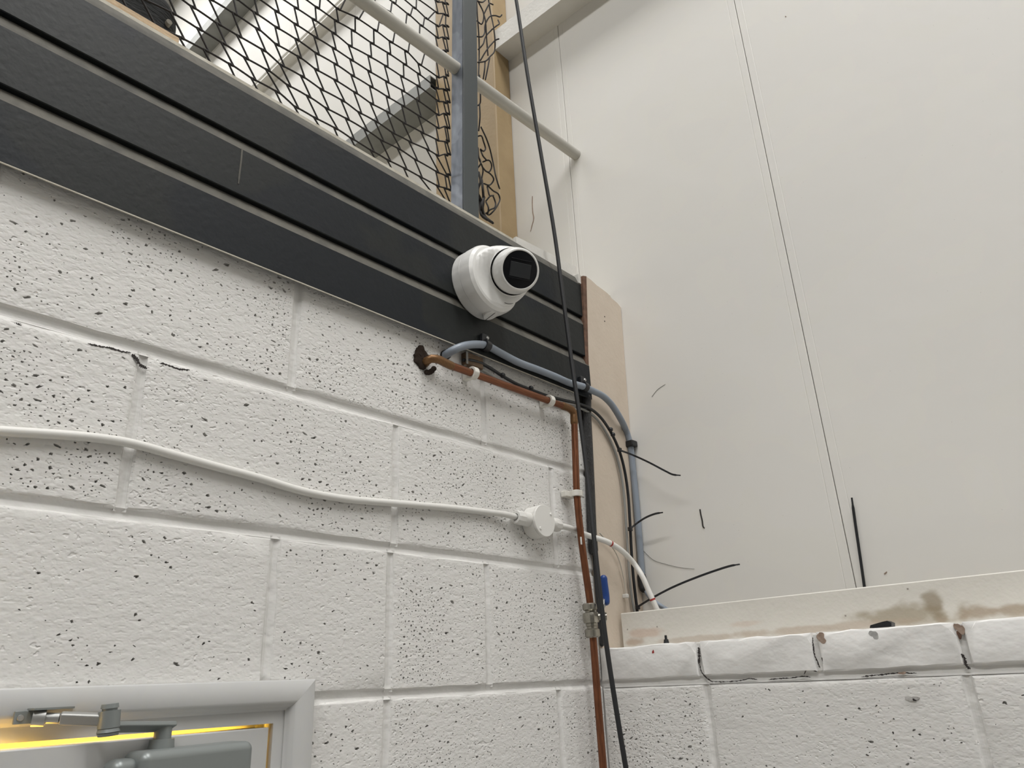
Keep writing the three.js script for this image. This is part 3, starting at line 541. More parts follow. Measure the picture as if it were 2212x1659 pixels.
// ---------------------------------------------------------------- dome camera
{
  const base = onZ(1036, 612, 0.018); base.z = 0.018;
  const O = V(-0.3665, 2.8905, 0.018), t = thing('security_camera', 'white turret security camera screwed to the dark fascia', 'camera', O);
  const z = V(0, 0, 1);
  part('back_box', lathe([[0.001, 0], [0.0745, 0], [0.0755, 0.002], [0.0755, 0.022], [0.0750, 0.0226]], O, z, 64), M.cctv, t);
  part('cover', lathe([[0.0752, 0.0232], [0.0762, 0.0238], [0.0762, 0.044], [0.0745, 0.050], [0.069, 0.0555], [0.066, 0.0565], [0.064, 0.0570]], O, z, 64), M.cctv, t);
  // neck: loft from the shoulder ring to the tilted eye socket
  const ball = onZ(1113, 585, 0.112), axis = EYE.clone().sub(ball).normalize().multiplyScalar(0.62).add(V(0.10, -0.02, 0.42)).normalize();
  const e1 = V(0, 1, 0).cross(axis).normalize(), e2 = axis.clone().cross(e1);
  const N = 64, rings = [];
  const sock = ball.clone().addScaledVector(axis, -0.016);
  for (let k = 0; k <= 10; k++) {
    const s = k / 10, ring = [];
    for (let i = 0; i < N; i++) {
      const a = i / N * Math.PI * 2, p0 = V(O.x + Math.cos(a) * 0.064, O.y + Math.sin(a) * 0.064, O.z + 0.0568);
      const p1 = sock.clone().addScaledVector(e1, Math.cos(a) * 0.0525).addScaledVector(e2, Math.sin(a) * 0.0525);
      const m = p0.clone().lerp(p1, s); const bulge = Math.sin(s * Math.PI) * 0.005; const c = O.clone().setZ(m.z); m.add(m.clone().sub(c).setZ(0).normalize().multiplyScalar(bulge)); ring.push(m);
    }
    rings.push(ring);
  }
  { const ring = []; for (let i = 0; i < N; i++) { const a = i / N * Math.PI * 2; ring.push(sock.clone().addScaledVector(axis, 0.002).addScaledVector(e1, Math.cos(a) * 0.0505).addScaledVector(e2, Math.sin(a) * 0.0505)); } rings.push(ring); const r2 = []; for (let i = 0; i < N; i++) { const a = i / N * Math.PI * 2; r2.push(sock.clone().addScaledVector(axis, -0.008).addScaledVector(e1, Math.cos(a) * 0.049).addScaledVector(e2, Math.sin(a) * 0.049)); } rings.push(r2); }
  const pos = []; for (let k = 0; k + 1 < rings.length; k++) for (let i = 0; i < N; i++) { const j = (i + 1) % N; for (const v of [rings[k][i], rings[k][j], rings[k + 1][j], rings[k][i], rings[k + 1][j], rings[k + 1][i]]) pos.push(v.x, v.y, v.z); }
  const ng = new THREE.BufferGeometry(); ng.setAttribute('position', new THREE.Float32BufferAttribute(pos, 3)); ng.computeVertexNormals(); part('neck', toCreasedNormals(boxUV(ng), 0.6), M.cctv, t);
  const prof = []; for (let k = 0; k <= 12; k++) { const a = -0.9 + k / 12 * 1.25; prof.push([0.0488 * Math.cos(a), 0.0488 * Math.sin(a)]); }
  prof.push([0.0450, 0.0215], [0.0425, 0.0245], [0.0402, 0.0250], [0.0392, 0.0238]);
  const eye = part('eyeball', lathe(prof, ball, axis, 64), M.cctv, t);
  const front = ball.clone().addScaledVector(axis, 0.0225);
  part('front_glass', lathe([[0.0395, -0.006], [0.0395, 0.0008], [0.0385, 0.0014], [0.0001, 0.0017]], front, axis, 64), M.lensGlass, eye, 'glossy black round front');
  const q = new THREE.Quaternion().setFromRotationMatrix(new THREE.Matrix4().makeBasis(e1, e2, axis)), place = (g, u, v, w) => { g.applyQuaternion(q); g.translate(...front.clone().addScaledVector(e1, u).addScaledVector(e2, v).addScaledVector(axis, w).toArray()); return boxUV(g); };
  part('lens_window', place(new RoundedBoxGeometry(0.0475, 0.031, 0.003, 2, 0.0014), 0, -0.002, 0.0022), M.lensWindow, eye, 'dark grey rectangular lens window');
  part('lens_hood', place(new RoundedBoxGeometry(0.048, 0.0022, 0.0034, 2, 0.001), 0, 0.0195, 0.0024), M.lensGlass, eye, 'glossy ledge over the lens window');
  part('lens_hood', place(new RoundedBoxGeometry(0.050, 0.0030, 0.0034, 2, 0.001), 0, -0.0200, 0.0020), M.lensGlass, eye);
  // cable-entry plug under the back box
  const pd = V(0.16, -0.96, 0.22).normalize(), pp = V(O.x + 0.006, O.y - 0.0735, 0.047);
  part('plug', [lathe([[0.0001, 0.0105], [0.0145, 0.0105], [0.0158, 0.0092], [0.0158, 0]], pp.clone().addScaledVector(pd, -0.0045), pd, 32)], M.cctv, t, 'slotted round plug');
  const sl = pp.clone().addScaledVector(pd, 0.0061), sd = V(0, 0.2, 1).addScaledVector(pd, -V(0, 0.2, 1).dot(pd)).normalize();
  part('slot', strap([sl.clone().addScaledVector(sd, -0.0145), sl, sl.clone().addScaledVector(sd, 0.0145)], 0.0016, 0.0006, V(1, 0, 0)), M.shadeMark, t, 'dark screw slot');
  // small dark maker's mark on the underside of the neck
  const mk = [[1090, 654], [1094, 655.5], [1099, 656.3], [1104, 656.3], [1108, 655.6]].map(q2 => { const d = dirOf(...q2); return { d }; });
  const ray = new THREE.Raycaster(); scene.updateMatrixWorld(true);
  const hits = mk.map(({ d }) => { ray.set(EYE, d.clone().normalize()); return ray.intersectObject(t, true)[0]; }).filter(Boolean);
  if (hits.length > 2) part('mark', strap(hits.map(h => h.point.clone().addScaledVector(dirOf(1100, 655).normalize(), -0.0008)), 0.0016, 0.0005, V(0, 0, 1)), M.shadeMark, t, 'small dark printed mark');
}
// ---------------------------------------------------------------- cables on the fascia and corner
const path = list => list.map(([px, py, k, d]) => k === 'z' ? onZ(px, py, d) : onX(px, py, d));
{
  const t = thing('grey_cable', 'thick grey flexible cable clipped along the fascia and down the corner', 'cable', [0, 2.2, 0.02]);
  part('sheath', tube(path([[955, 772, 'z', -0.004], [966, 764, 'z', 0.010], [982, 755, 'z', 0.024], [1003, 747, 'z', 0.030], [1030, 744, 'z', 0.0285], [1052, 747, 'z', 0.0275], [1080, 762, 'z', 0.0275], [1120, 783, 'z', 0.0275], [1160, 798, 'z', 0.0275], [1200, 814, 'z', 0.0275], [1230, 827, 'z', 0.0275], [1262, 836, 'z', 0.030], [1282, 845, 'z', 0.032], [1303, 856, 'z', 0.032], [1322, 875, 'z', 0.031], [1340, 904, 'z', 0.030], [1353, 932, 'x', 0.176], [1361, 960, 'x', 0.186], [1367, 1010, 'x', 0.1900], [1373, 1070, 'x', 0.1900], [1379, 1140, 'x', 0.1900], [1384, 1205, 'x', 0.190], [1388, 1262, 'x', 0.190]]), 0.0082, { rad: 14 }), M.greyCable, t);
  part('end_sleeve', tube(path([[1386, 1246, 'x', 0.189], [1388, 1258, 'x', 0.188], [1391, 1271, 'x', 0.187]]), 0.0108, { rad: 14 }), M.blackRubber, t, 'black rubber end sleeve');
  part('core', tube(path([[1388, 1262, 'x', 0.189], [1396, 1278, 'x', 0.186], [1408, 1294, 'x', 0.180], [1426, 1308, 'x', 0.170], [1448, 1322, 'x', 0.165]]), 0.0055, { rad: 10 }), M.greyCable, t);
  part('grommet', tube(path([[957, 770, 'z', -0.002], [964, 766, 'z', 0.004]]), 0.0105, { rad: 12 }), M.black, t, 'black grommet at the wall');
}
function pClip(label, px, py, dpx, dpy) {
  const c = onZ(px, py, 0.0275), t = thing('cable_clip', label, 'clip', c.clone().setZ(0.018), { group: undefined }); delete t.userData.group;
  const a = onZ(px - 7, py - 4, 0.0275), b = onZ(px + 9, py + 5, 0.0275), d = b.clone().sub(a).normalize();
  part('band', cyl(c.clone().addScaledVector(d, -0.007), c.clone().addScaledVector(d, 0.007), 0.0120, 0.0120, 20), M.black, t);
  part('foot', box(c.x - 0.010, c.x + 0.009, c.y + 0.002, c.y + 0.027, 0.0182, 0.028, 0.002), M.black, t);
  const s = V(c.x + 0.004, c.y + 0.019, 0.028); part('screw', lathe([[0.0001, 0.003], [0.0025, 0.0028], [0.0038, 0.0015], [0.0042, 0]], s, V(0, 0, 1), 16), M.steel, t, 'bright screw head');
}
pClip('black cable clip with bright screw on the fascia under the camera', 1050, 747);
pClip('black cable clip with bright screw at the fascia end by the corner board', 1262, 836);
{
  const c = onX(1362, 960, 0.187), t = thing('cable_clip', 'black band clip holding the grey cable beside the cladding', 'clip', c);
  part('band', box(c.x - 0.013, XP - 0.0008, c.y - 0.008, c.y + 0.008, c.z - 0.012, c.z + 0.014, 0.003), M.black, t);
}
{
  const t = thing('timber_packer', 'small dark timber block wedged under the fascia edge', 'wood', onZ(1024, 775, 0.004));
  const a = onZ(1003, 790, 0.008), b = onZ(1039, 760, 0.008); part('block', box(a.x, b.x, a.y + 0.004, 2.7305, -0.004, 0.014, 0.002), M.timber, t);
  part('grey_edge', box(a.x - 0.001, a.x + 0.004, a.y + 0.003, 2.7303, 0.0142, 0.0155), M.thinGrey, t, 'grey edge tape');
}
{
  const t = thing('black_cable', 'thin black cable tied to a thin grey one, arching onto the corner board', 'cable', [0, 2.2, 0.01]);
  const c = path([[1001, 778, 'z', 0.008], [1012, 778, 'z', 0.012], [1035, 783, 'z', 0.012], [1060, 796, 'z', 0.011], [1085, 812, 'z', 0.010], [1115, 829, 'z', 0.010], [1147, 842, 'z', 0.010], [1185, 856, 'z', 0.010], [1220, 865, 'z', 0.012], [1253, 873, 'z', 0.018], [1277, 884, 'z', 0.023], [1297, 901, 'z', 0.023], [1315, 926, 'z', 0.022], [1328, 950, 'z', 0.021], [1340, 980, 'z', 0.020], [1350, 1020, 'z', 0.019], [1357, 1070, 'z', 0.018], [1361, 1130, 'z', 0.017], [1364, 1190, 'z', 0.014], [1368, 1245, 'z', 0.011], [1373, 1290, 'z', 0.009], [1377, 1322, 'z', 0.006]]);
  part('sheath', tube(c, 0.0036, { rad: 8 }), M.black, t);
  for (const [px, py, z] of [[1086, 811, 0.013], [1147, 839, 0.013], [1319, 928, 0.025], [1324, 939, 0.025]]) { const p = onZ(px, py, z); part('knot', new THREE.IcosahedronGeometry(0.0062, 1).translate(p.x, p.y, p.z), M.black, t, 'black tie knot'); }
  const u = thing('thin_grey_cable', 'thin grey cable running beside the black cable above the copper pipe', 'cable', [0, 2.2, 0.01]);
  part('sheath', tube(path([[1004, 787, 'z', 0.004], [1020, 788, 'z', 0.008], [1045, 801, 'z', 0.008], [1075, 821, 'z', 0.006], [1110, 839, 'z', 0.005], [1150, 854, 'z', 0.005], [1190, 867, 'z', 0.006], [1225, 875, 'z', 0.008], [1251, 881, 'z', 0.012], [1272, 891, 'z', 0.017], [1289, 905, 'z', 0.018], [1305, 927, 'z', 0.017], [1318, 951, 'z', 0.016], [1331, 983, 'z', 0.015], [1341, 1023, 'z', 0.014], [1348, 1073, 'z', 0.013], [1352, 1131, 'z', 0.012], [1356, 1191, 'z', 0.01], [1360, 1246, 'z', 0.007], [1365, 1293, 'z', 0.004], [1371, 1323, 'z', 0.004]]), 0.0030, { rad: 8 }), M.thinGrey, u);
}
function tie(label, head, pts, w = 0.0044) {
  const h = path([head])[0], t = thing('cable_tie', label, 'cable tie', h);
  part('head', box(h.x - 0.0045, h.x + 0.0045, h.y - 0.005, h.y + 0.005, h.z - 0.004, h.z + 0.005, 0.0015), M.black, t);
  part('tail', strap(path(pts), w, 0.0016, V(0.1, 1, 0.2)), M.black, t);
}
tie('long black cable tie tail pointing down over the cladding', [1338, 972, 'z', 0.025], [[1340, 973, 'z', 0.028], [1362, 981, 'x', 0.150], [1400, 998, 'x', 0.140], [1440, 1019, 'x', 0.145], [1453, 1025, 'x', 0.145], [1470, 1027, 'x', 0.145]]);
tie('short black cable tie tail curving upwards beside the grey cable', [1361, 1143, 'z', 0.023], [[1362, 1142, 'z', 0.026], [1375, 1131, 'x', 0.155], [1395, 1118, 'x', 0.150], [1415, 1110, 'x', 0.150], [1432, 1107, 'x', 0.150]]);
tie('longest black cable tie tail rising over the white cable', [1377, 1312, 'x', 0.150], [[1379, 1310, 'x', 0.146], [1405, 1294, 'x', 0.140], [1450, 1270, 'x', 0.138], [1500, 1249, 'x', 0.136], [1550, 1231, 'x', 0.134], [1580, 1222, 'x', 0.130], [1598, 1219, 'x', 0.130]]);
{
  const t = thing('cable_tie', 'black strap standing upright behind the sill rail beside a panel joint', 'cable tie', onX(1868, 1275, 0.19));
  part('tail', strap(path([[1869, 1280, 'x', 0.188], [1862, 1230, 'x', 0.190], [1854, 1175, 'x', 0.192], [1846, 1120, 'x', 0.193], [1840, 1075, 'x', 0.193]]), 0.0052, 0.0018, V(0, 0, 1)), M.black, t);
}
{ // two small black leftovers on top of the bricks
  const p = onX(1912, 1350, 0.03), t = thing('plastic_wedge', 'flat black plastic wedge lying on top of the bricks', 'wedge', [p.x, 2.1605, p.z]);
  part('body', prism([[p.z - 0.018, 2.1612], [p.z + 0.017, 2.1612], [p.z + 0.018, 2.167], [p.z + 0.012, 2.1705], [p.z + 0.004, 2.1695], [p.z - 0.016, 2.1655]], (a, b, s) => [s, b, a], 0.004, 0.024), M.black, t);
  const q = onX(1440, 1392, 0.03), u = thing('wall_plug', 'tiny black plug standing on the bricks in front of the sill rail', 'plug', [0.03, 2.1605, q.z]);
  part('body', [cyl(V(0.03, 2.1610, q.z), V(0.03, 2.170, q.z), 0.0062, 0.0045, 12), cyl(V(0.03, 2.169, q.z), V(0.03, 2.178, q.z), 0.0028, 0.0026, 10)], M.black, u);
}
{
  const t = thing('hanging_cable', 'black cable hanging from above in front of the corner', 'cable', onZ(1353, 1659, 0.1));
  const topEnd = onZ(1094, -120, 0.035);
  part('sheath', tube([V(topEnd.x - 0.30, ROOF - 0.002, 0.05), V(topEnd.x - 0.20, 6, 0.045), V(topEnd.x - 0.075, 4.75, 0.038), ...path([[1094, -120, 'z', 0.035], [1115, 0, 'z', 0.036], [1140, 165, 'z', 0.038], [1169, 335, 'z', 0.040], [1197, 500, 'z', 0.043], [1216, 640, 'z', 0.046], [1236, 790, 'z', 0.052], [1252, 900, 'z', 0.060], [1269, 1030, 'z', 0.070], [1284, 1170, 'z', 0.082], [1297, 1290, 'z', 0.090], [1311, 1400, 'z', 0.095], [1330, 1525, 'z', 0.100], [1353, 1665, 'z', 0.105], [1385, 1850, 'z', 0.11]])], 0.0049, { rad: 12 }), M.blackRubber, t);
}
// ---------------------------------------------------------------- copper pipe, clips and valve
const PZ = 0.026;
{
  const t = thing('copper_pipe', 'dull copper water pipe leaving the wall, turning down into the corner', 'pipe', onZ(1303, 1659, PZ));
  const h0 = onZ(916, 787, -0.005);
  part('stub', tube([h0, onZ(922, 780, 0.012), onZ(930, 775, 0.022), onZ(945, 776, PZ), onZ(962, 784, PZ), onZ(975, 790, PZ)], 0.0083, { rad: 16 }), M.copperOld, t, 'tarnished brown swept end');
  const a = onZ(972, 789, PZ), b = onZ(1222, 879, PZ), c = onZ(1240, 893, PZ);
  part('run', cyl(a, b, 0.0076, 0.0076, 20), M.copper, t);
  part('elbow', tube([b.clone().lerp(a, 0.03), b, b.clone().lerp(V(c.x, b.y, PZ), 0.6).add(V(0, -0.001, 0)), V(c.x - 0.001, c.y + 0.001, PZ), onZ(1240, 903, PZ), onZ(1240.5, 913, PZ)], 0.0090, { rad: 16 }), M.copperOld, t, 'tarnished soldered elbow');
  part('drop', tube([[1240.5, 908], [1243, 985], [1246, 1065], [1254, 1150], [1263, 1220], [1275, 1305], [1281, 1375], [1290, 1495], [1303, 1659], [1330, 2000]].map(q => onZ(q[0], q[1], PZ)), 0.0076, { rad: 20, tension: 0.3 }), M.copper, t);
  const fl = onZ(1256, 1167, PZ + 0.0078); part('paint_flake', box(fl.x - 0.003, fl.x + 0.001, fl.y - 0.009, fl.y + 0.007, fl.z - 0.001, fl.z + 0.0006), M.whitePlastic, t, 'flake of white paint');
}
{ // rusty foam plug in the wall where the pipe enters
  const c = onZ(909, 775, 0), t = thing('foam_plug', 'dark rusty filler around the pipe hole in the block wall', 'filler', c);
  const r = rng(99), geos = []; for (let i = 0; i < 26; i++) { const a = r() * 6.28, d = Math.sqrt(r()), s = 0.005 + 0.006 * r(); const g = new THREE.IcosahedronGeometry(s, 1), p = g.attributes.position; for (let k = 0; k < p.count; k++) { const m = 0.8 + 0.4 * hash(Math.round(p.getX(k) * 3e4), Math.round(p.getY(k) * 3e4), i); p.setXYZ(k, p.getX(k) * m, p.getY(k) * m, p.getZ(k) * m * 0.6); } g.computeVertexNormals(); g.translate(c.x + Math.cos(a) * d * 0.014, c.y + Math.sin(a) * d * 0.022, 0.001); geos.push(g); }
  for (let i = 0; i < 5; i++) { const g = new THREE.IcosahedronGeometry(0.0055, 1); g.translate(c.x + 0.012 + i * 0.0045, c.y - 0.026 + i * i * 0.0008, 0.004); geos.push(g); }
  part('lump', geos, M.rustHole, t);
}
function pipeClip(label, px, py, vertical) {
  const c = onZ(px, py, PZ), t = thing('pipe_clip', label, 'clip', V(c.x, c.y, 0.001)), d = vertical ? V(0.06, 1, 0).normalize() : V(1, 0.01, 0).normalize(), w = 0.0065;
  part('ring', lathe([[0.0082, -w], [0.0125, -w], [0.0130, -w + 0.001], [0.0130, w - 0.001], [0.0125, w], [0.0082, w]], c, d, 28), M.clipWhite, t);
  part('foot', vertical ? box(c.x - 0.010, c.x + 0.010, c.y - w, c.y + w, 0.0012, PZ - 0.009, 0.001) : box(c.x - w, c.x + w, c.y - 0.010, c.y + 0.010, 0.0012, PZ - 0.009, 0.001), M.clipWhite, t);
  if (vertical) part('strap', box(c.x - 0.026, c.x - 0.009, c.y - 0.0065, c.y + 0.0065, 0.0012, 0.016, 0.002), M.clipWhite, t);
}
pipeClip('white pipe clip near the tarnished start of the copper run', 1022, 806, false);
pipeClip('white pipe clip just before the copper elbow', 1187, 866, false);
pipeClip('grey white pipe clip on the upright copper pipe', 1246, 1067, true);
{
  const A = onZ(1273, 1303, PZ), B = onZ(1281, 1379, PZ), d = B.clone().sub(A).normalize(), L = A.distanceTo(B), at = s => A.clone().addScaledVector(d, s * L);
  const t = thing('ball_valve', 'nickel lever ball valve with a blue handle on the copper pipe', 'valve', B);
  part('nut', [cyl(at(0.0), at(0.04), 0.0135, 0.0165, 6), cyl(at(0.04), at(0.18), 0.0165, 0.0165, 6), cyl(at(0.18), at(0.22), 0.0165, 0.0135, 6)], M.nickel, t); part('nut', [cyl(at(0.72), at(0.76), 0.0135, 0.0170, 6), cyl(at(0.76), at(0.94), 0.0170, 0.0170, 6), cyl(at(0.94), at(0.98), 0.0170, 0.0140, 6)], M.nickel, t);
  part('body', lathe([[0.0001, 0], [0.0108, 0], [0.0108, 0.008], [0.0158, 0.0095], [0.0172, 0.013], [0.0172, 0.026], [0.0158, 0.0295], [0.0125, 0.031], [0.0125, 0.036], [0.0108, 0.037], [0.0108, 0.046], [0.0001, 0.046]], at(0.14), d, 12), M.nickel, t);
  const m = at(0.40), sd = V(0.62, 0, 0.78).normalize(), s1 = m.clone().addScaledVector(sd, 0.028);
  part('stem', [cyl(m, s1, 0.0075, 0.0065, 16), cyl(s1.clone().addScaledVector(sd, -0.003), s1.clone().addScaledVector(sd, 0.005), 0.0085, 0.0085, 6)], M.nickel, t);
  const lz = PZ + 0.030, hp = (px, py, z) => onZ(px, py, z);
  part('lever', strap([s1.clone().add(V(0.0, -0.012, 0)), s1.clone().add(V(0.001, 0.0, 0)), hp(1300, 1318, lz), hp(1305, 1306, lz + 0.002), hp(1307, 1290, lz + 0.002)], 0.012, 0.0035, V(1, 0, -0.3)), M.steel, t, 'bright steel lever');
  part('handle', tube([hp(1309, 1300, lz + 0.002), hp(1308.5, 1288, lz + 0.002), hp(1306.5, 1272, lz + 0.002), hp(1304.5, 1256, lz + 0.002), hp(1304, 1250, lz + 0.002)], 0.0080, { rad: 14 }), M.blue, t, 'blue plastic handle sleeve');
}
// ---------------------------------------------------------------- white cables and junction box
const BOXC = (() => { const c = onZ(1177.5, 1124.5, 0.036); return c; })();
{
  const t = thing('junction_box', 'round white conduit junction box on the block wall', 'junction box', V(BOXC.x, BOXC.y, 0.001)), o = V(BOXC.x, BOXC.y, 0.0005);
  part('body', lathe([[0.0001, 0], [0.0320, 0], [0.0325, 0.001], [0.0325, 0.0285], [0.0315, 0.0290]], o, V(0, 0, 1), 56), M.whitePlastic, t);
  part('lid', lathe([[0.0315, 0.0296], [0.0328, 0.0300], [0.0328, 0.0342], [0.0318, 0.0352], [0.0001, 0.0354]], o, V(0, 0, 1), 56), M.whitePlastic, t);
  for (const [px, py] of [[1190, 1111], [1167.5, 1141]]) { const p = onZ(px, py, 0.036); part('screw', lathe([[0.0001, 0.0014], [0.0022, 0.0012], [0.0034, 0.0002], [0.0034, -0.002]], V(p.x, p.y, 0.0362), V(0, 0, 1), 14), M.whitePlastic, t); }
  const y = BOXC.y + 0.0015, z = 0.0165;
  for (const s of [-1, 1]) {
    part('spout', cyl(V(BOXC.x + s * 0.028, y, z), V(BOXC.x + s * 0.050, y, z), 0.0145, 0.0138, 28), M.whitePlastic, t);
    part('gland', [lathe([[0.0075, 0.020], [0.0125, 0.020], [0.0142, 0.0165], [0.0142, 0], [0.010, 0]], V(BOXC.x + s * 0.049, y, z), V(s, s < 0 ? 0.03 : -0.03, 0), 10), lathe([[0.0085, 0.0195], [0.0085, 0.006], [0.0001, 0.006]], V(BOXC.x + s * 0.049, y, z), V(s, 0, 0), 20)], s < 0 ? M.whitePlastic : M.whitePlastic, t);
  }
}
{
  const t = thing('white_cable', 'white cable drooping across the block wall into the junction box', 'cable', onZ(0, 930, 0.006));
  const e = V(BOXC.x - 0.055, BOXC.y + 0.0015, 0.0165);
  part('sheath', tube([V(-2.6, 2.56, 0.0072), V(-1.8, 2.50, 0.0072), ...[[-120, 922], [0, 931], [100, 937], [200, 945], [280, 957], [380, 984], [470, 1009], [560, 1033], [650, 1060], [740, 1077], [850, 1087], [960, 1096], [1050, 1106]].map(q => onZ(q[0], q[1], 0.0072)), onZ(1090, 1111, 0.012), e], 0.0062, { rad: 12 }), M.whiteCable, t);
}
{
  const t = thing('white_cable', 'white cable with red marks curving from the junction box behind the sill rail', 'cable', [0.06, 2.3, 0.03]);
  const s = V(BOXC.x + 0.058, BOXC.y + 0.001, 0.0165);
  const c = new THREE.CatmullRomCurve3([s, ...path([[1232, 1141, 'z', 0.013], [1252, 1150, 'z', 0.010], [1280, 1160, 'z', 0.020], [1306, 1168, 'z', 0.034], [1326, 1178, 'z', 0.040], [1348, 1194, 'z', 0.042], [1370, 1218, 'z', 0.045], [1388, 1246, 'x', 0.105], [1401, 1276, 'x', 0.110], [1411, 1298, 'x', 0.114], [1424, 1330, 'x', 0.122], [1432, 1356, 'x', 0.128]])], false, 'centripetal');
  const pts = c.getPoints(60);
  part('sheath', tube(pts, 0.0062, { rad: 12, seg: 90 }), M.whiteCable, t);
  const ring = (px, py) => { let best = 0, bd = 1e9; pts.forEach((p, i) => { const q = p.clone().project(camera), x = (q.x + 1) / 2 * 2212, y = (1 - q.y) / 2 * 1659, dd = Math.hypot(x - px, y - py); if (dd < bd) { bd = dd; best = i; } }); const p = pts[best], d = pts[Math.min(60, best + 1)].clone().sub(p).normalize(); part('mark', cyl(p, p.clone().addScaledVector(d, 0.004), 0.0065, 0.0065, 14), M.redMark, t, 'red pen mark'); };
  camera.updateProjectionMatrix(); ring(1321, 1172); ring(1412, 1291);
}
{
  const t = thing('old_wire', 'thin painted-over wire with a small clip on the corner board', 'wire', onZ(1352, 1290, 0.006));
  const zz = [0.011, 0.010, 0.008, 0.006, 0.004, 0.002];
  part('sheath', tube([[1296, 1152], [1312, 1170], [1328, 1190], [1338, 1212], [1347, 1248], [1352, 1284]].map((q, i) => onZ(q[0], q[1], zz[i])), 0.0016, { rad: 6 }), M.whiteWire, t);
  const p = onZ(1353, 1287, 0.004); part('clip', box(p.x - 0.006, p.x + 0.004, p.y - 0.005, p.y + 0.004, -0.004, 0.009, 0.002), M.whitePlastic, t, 'small white nail clip');
}
// ---------------------------------------------------------------- door, trim and closer
{
  const tr = structure('trim_1', 'pale grey moulded architrave and frame around the door');
  const YT = 2.117, XR = -0.722, XL = -1.615;
  // moulding profile: distance in from the outer edge, depth; mitred at the corner
  const pr = [[0, 0.001], [0, 0.020], [0.002, 0.0215], [0.026, 0.0215], [0.030, 0.0195], [0.034, 0.0145], [0.0355, 0.011], [0.0385, 0.009], [0.0385, 0.001]];
  const frame = (prof, name) => {
    part(name, prism(prof, (a, b, s) => s ? [XR - a, YT - a, b] : [XL + a, YT - a, b], 0, 1, 0.7), M.doorPaint, tr);
    part(name, prism(prof, (a, b, s) => s ? [XR - a, 0, b] : [XR - a, YT - a, b], 0, 1, 0.7), M.doorPaint, tr);
    part(name, prism(prof, (a, b, s) => s ? [XL + a, YT - a, b] : [XL + a, 0, b], 0, 1, 0.7), M.doorPaint, tr);
  };
  frame(pr, 'architrave');
  frame([[0.0365, -0.1], [0.0365, 0.0065], [0.0540, 0.0065], [0.0540, -0.040], [0.0660, -0.040], [0.0660, -0.1]], 'frame');
}
{
  const hinge = V(-0.7795, 0, 0.004), t = thing('door_1', 'pale grey painted door standing slightly ajar', 'door', hinge, { kind: 'structure' });
  t.rotation.y = 0.16; t.updateMatrixWorld(true);
  const leaf = new RoundedBoxGeometry(0.758, 2.042, 0.040, 2, 0.0015); leaf.translate(-0.380, 1.0375, -0.020); boxUV(leaf);
  const m = new THREE.Mesh(leaf, M.doorPaint); m.name = 'leaf'; m.castShadow = m.receiveShadow = true; t.add(m);
  // closer body rides on the leaf: its own thing, placed in the same frame
  const c = thing('door_closer', 'grey door closer with folding silver arm above the door', 'door closer', [-0.95, 2.0, 0.03]);
  const W = (x, y, z) => V(x, y, z).applyMatrix4(t.matrixWorld);
  const body = new RoundedBoxGeometry(0.150, 0.055, 0.044, 4, 0.010); body.translate(-0.1335, 2.0195, 0.0225); body.applyMatrix4(t.matrixWorld); part('body', body, M.closer, c);
  const end = new RoundedBoxGeometry(0.030, 0.050, 0.030, 3, 0.010); end.translate(-0.218, 2.016, 0.0185); end.applyMatrix4(t.matrixWorld); part('end_cap', end, M.closer, c);
  const sc = W(-0.219, 2.021, 0.0335); part('screw', lathe([[0.0001, 0.002], [0.006, 0.0015], [0.0065, 0]], sc, V(0, 0, 1), 20), M.closerArm, c, 'round end screw');
  // spindle, lever, elbow, forearm, bracket
  const sp = onZ(351, 1590, 0.040);
  part('spindle', [cyl(V(sp.x, sp.y - 0.014, sp.z), V(sp.x, sp.y - 0.003, sp.z), 0.0145, 0.0135, 24), cyl(V(sp.x, sp.y - 0.003, sp.z), V(sp.x, sp.y + 0.0105, sp.z), 0.0098, 0.0098, 20)], M.closer, c);
  const el = onZ(233, 1590, 0.062), up = onZ(238, 1520, 0.062), br = onZ(60, 1551, 0.028);
  const lev = [V(sp.x + 0.010, sp.y + 0.0095, sp.z), V(el.x - 0.004, el.y + 0.009, el.z)];
  { const d = lev[1].clone().sub(lev[0]), g = new RoundedBoxGeometry(d.length(), 0.0055, 0.018, 2, 0.0015); g.applyQuaternion(new THREE.Quaternion().setFromUnitVectors(V(1, 0, 0), d.clone().normalize())); g.translate(...lev[0].clone().add(lev[1]).multiplyScalar(0.5).toArray()); part('lever', g, M.closer, c); }
  const k = (f) => el.clone().lerp(up, f), e2 = V(up.x, 0, up.z);
  part('elbow', [cyl(k(0.0), k(0.10), 0.0100, 0.0115, 24), cyl(k(0.12), k(0.24), 0.0118, 0.0105, 24), cyl(k(0.25), k(0.78), 0.0112, 0.0112, 24), cyl(k(0.78), k(0.86), 0.0078, 0.0078, 20), cyl(k(0.86), k(1.0), 0.0092, 0.0085, 20)], M.closer, c);
  const m2 = k(0.5), a2 = onZ(222, 1553, 0.055), b2 = onZ(128, 1551, 0.040), c2 = onZ(98, 1551, 0.035), d2 = onZ(70, 1551, 0.031);
  { const d = b2.clone().sub(m2), g = new RoundedBoxGeometry(d.length(), 0.0125, 0.010, 2, 0.003); g.applyQuaternion(new THREE.Quaternion().setFromUnitVectors(V(1, 0, 0), d.clone().normalize())); g.translate(...m2.clone().add(b2).multiplyScalar(0.5).toArray()); part('forearm', g, M.closerArm, c, 'silver flat forearm'); }
  part('rod', cyl(b2, c2, 0.0052, 0.0052, 16), M.closerArm, c); part('knuckle', cyl(c2, d2, 0.0085, 0.0085, 14), M.closerArm, c);
  const bl = onZ(28, 1551, 0.022), br2 = onZ(70, 1549, 0.022), tp = onZ(158, 1532, 0.022);
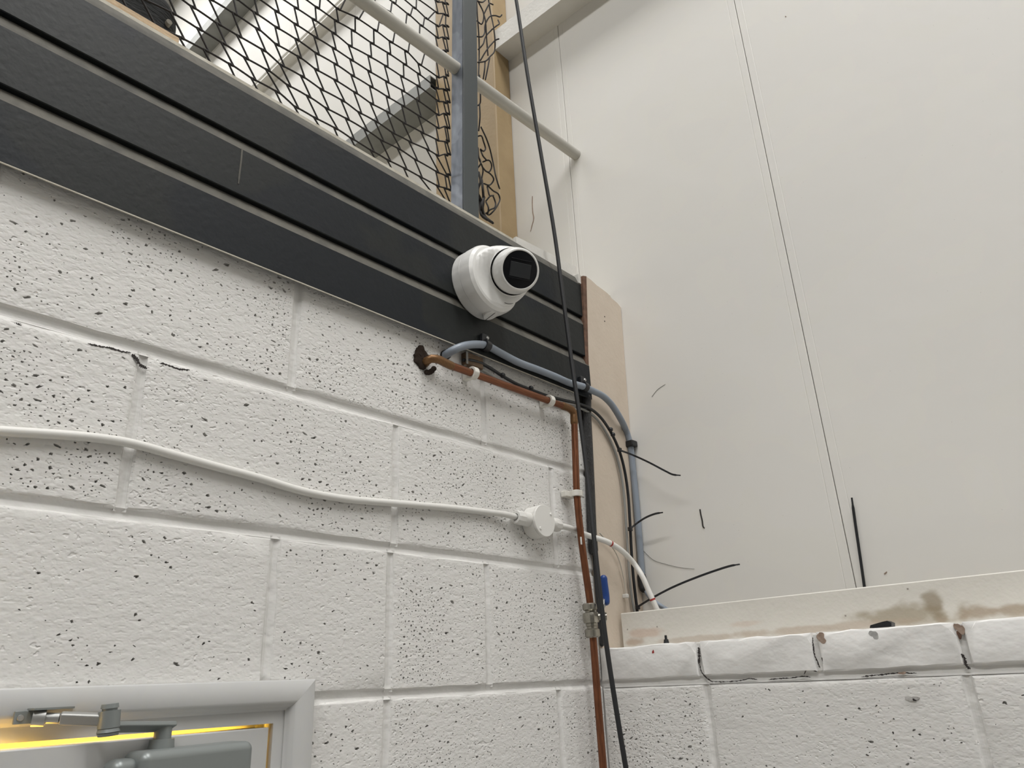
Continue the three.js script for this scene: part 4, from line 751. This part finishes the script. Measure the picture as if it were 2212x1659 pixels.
  part('bracket', [box(bl.x, br2.x + 0.012, bl.y - 0.0065, bl.y + 0.0065, 0.0217, 0.0255, 0.0006, 1), prism([[br2.x - 0.006, 0.0217], [tp.x, 0.0217], [tp.x, 0.026], [br2.x + 0.014, 0.042], [br2.x - 0.006, 0.042]], (a, b, s) => [a, s, b], bl.y + 0.0065, bl.y + 0.0085)], M.closer, c, 'dark grey angle bracket');
  const bs = onZ(44, 1551, 0.026); part('screw', lathe([[0.0001, 0.0015], [0.0030, 0.0012], [0.0034, 0]], bs, V(0, 0, 1), 14), M.steel, c);
}
// ---------------------------------------------------------------- lamps
for (const [i, [x, y, z, l, w, p]] of LAMPS.entries()) {
  const where = ['over the hall close to the clad wall', 'over the middle of the hall', 'over the mezzanine close to the clad wall', 'over the middle of the mezzanine'][i];
  const t = thing('rooflight', `long glowing white rooflight strip ${where}`, 'rooflight', [x, y, z]);
  part('sheet', box(x - l / 2, x + l / 2, y, y + 0.006, z - w / 2, z + w / 2), std({ color: 0xffffff, emissive: LAMP_COLOR, emissiveIntensity: 1.5 }), t);
  for (const s of [-1, 1]) part('frame', box(x + s * (l / 2 + 0.02) - 0.02, x + s * (l / 2 + 0.02) + 0.02, y - 0.004, ROOF - 0.001, z - w / 2, z + w / 2), M.whiteSteel, t);
  const L = new THREE.RectAreaLight(LAMP_COLOR, p, l - 0.02, w - 0.02); L.position.set(0, -0.004, 0); L.rotation.x = -Math.PI / 2; t.add(L);
}
{ // warm lamp in the store room
  const t = thing('floor_lamp', 'warm yellow lamp glowing in the store room behind the door', 'lamp', [-1.15, 0, -0.9]);
  const col = new THREE.Color().setRGB(1.0, 0.56, 0.06);
  part('globe', new THREE.SphereGeometry(0.09, 24, 16).translate(-1.15, 1.35, -0.9), std({ color: 0xffffff, emissive: col, emissiveIntensity: 3 }), t);
  part('stand', [cyl(V(-1.15, 0.019, -0.9), V(-1.15, 1.27, -0.9), 0.014, 0.014, 12), cyl(V(-1.15, 0.0005, -0.9), V(-1.15, 0.02, -0.9), 0.14, 0.14, 24)], M.greySteel, t);
  const L = new THREE.PointLight(col, 52); L.position.set(0, 1.35, 0); L.shadow.radius = 4; L.castShadow = true; t.add(L);
}
renderer.render(scene, camera);
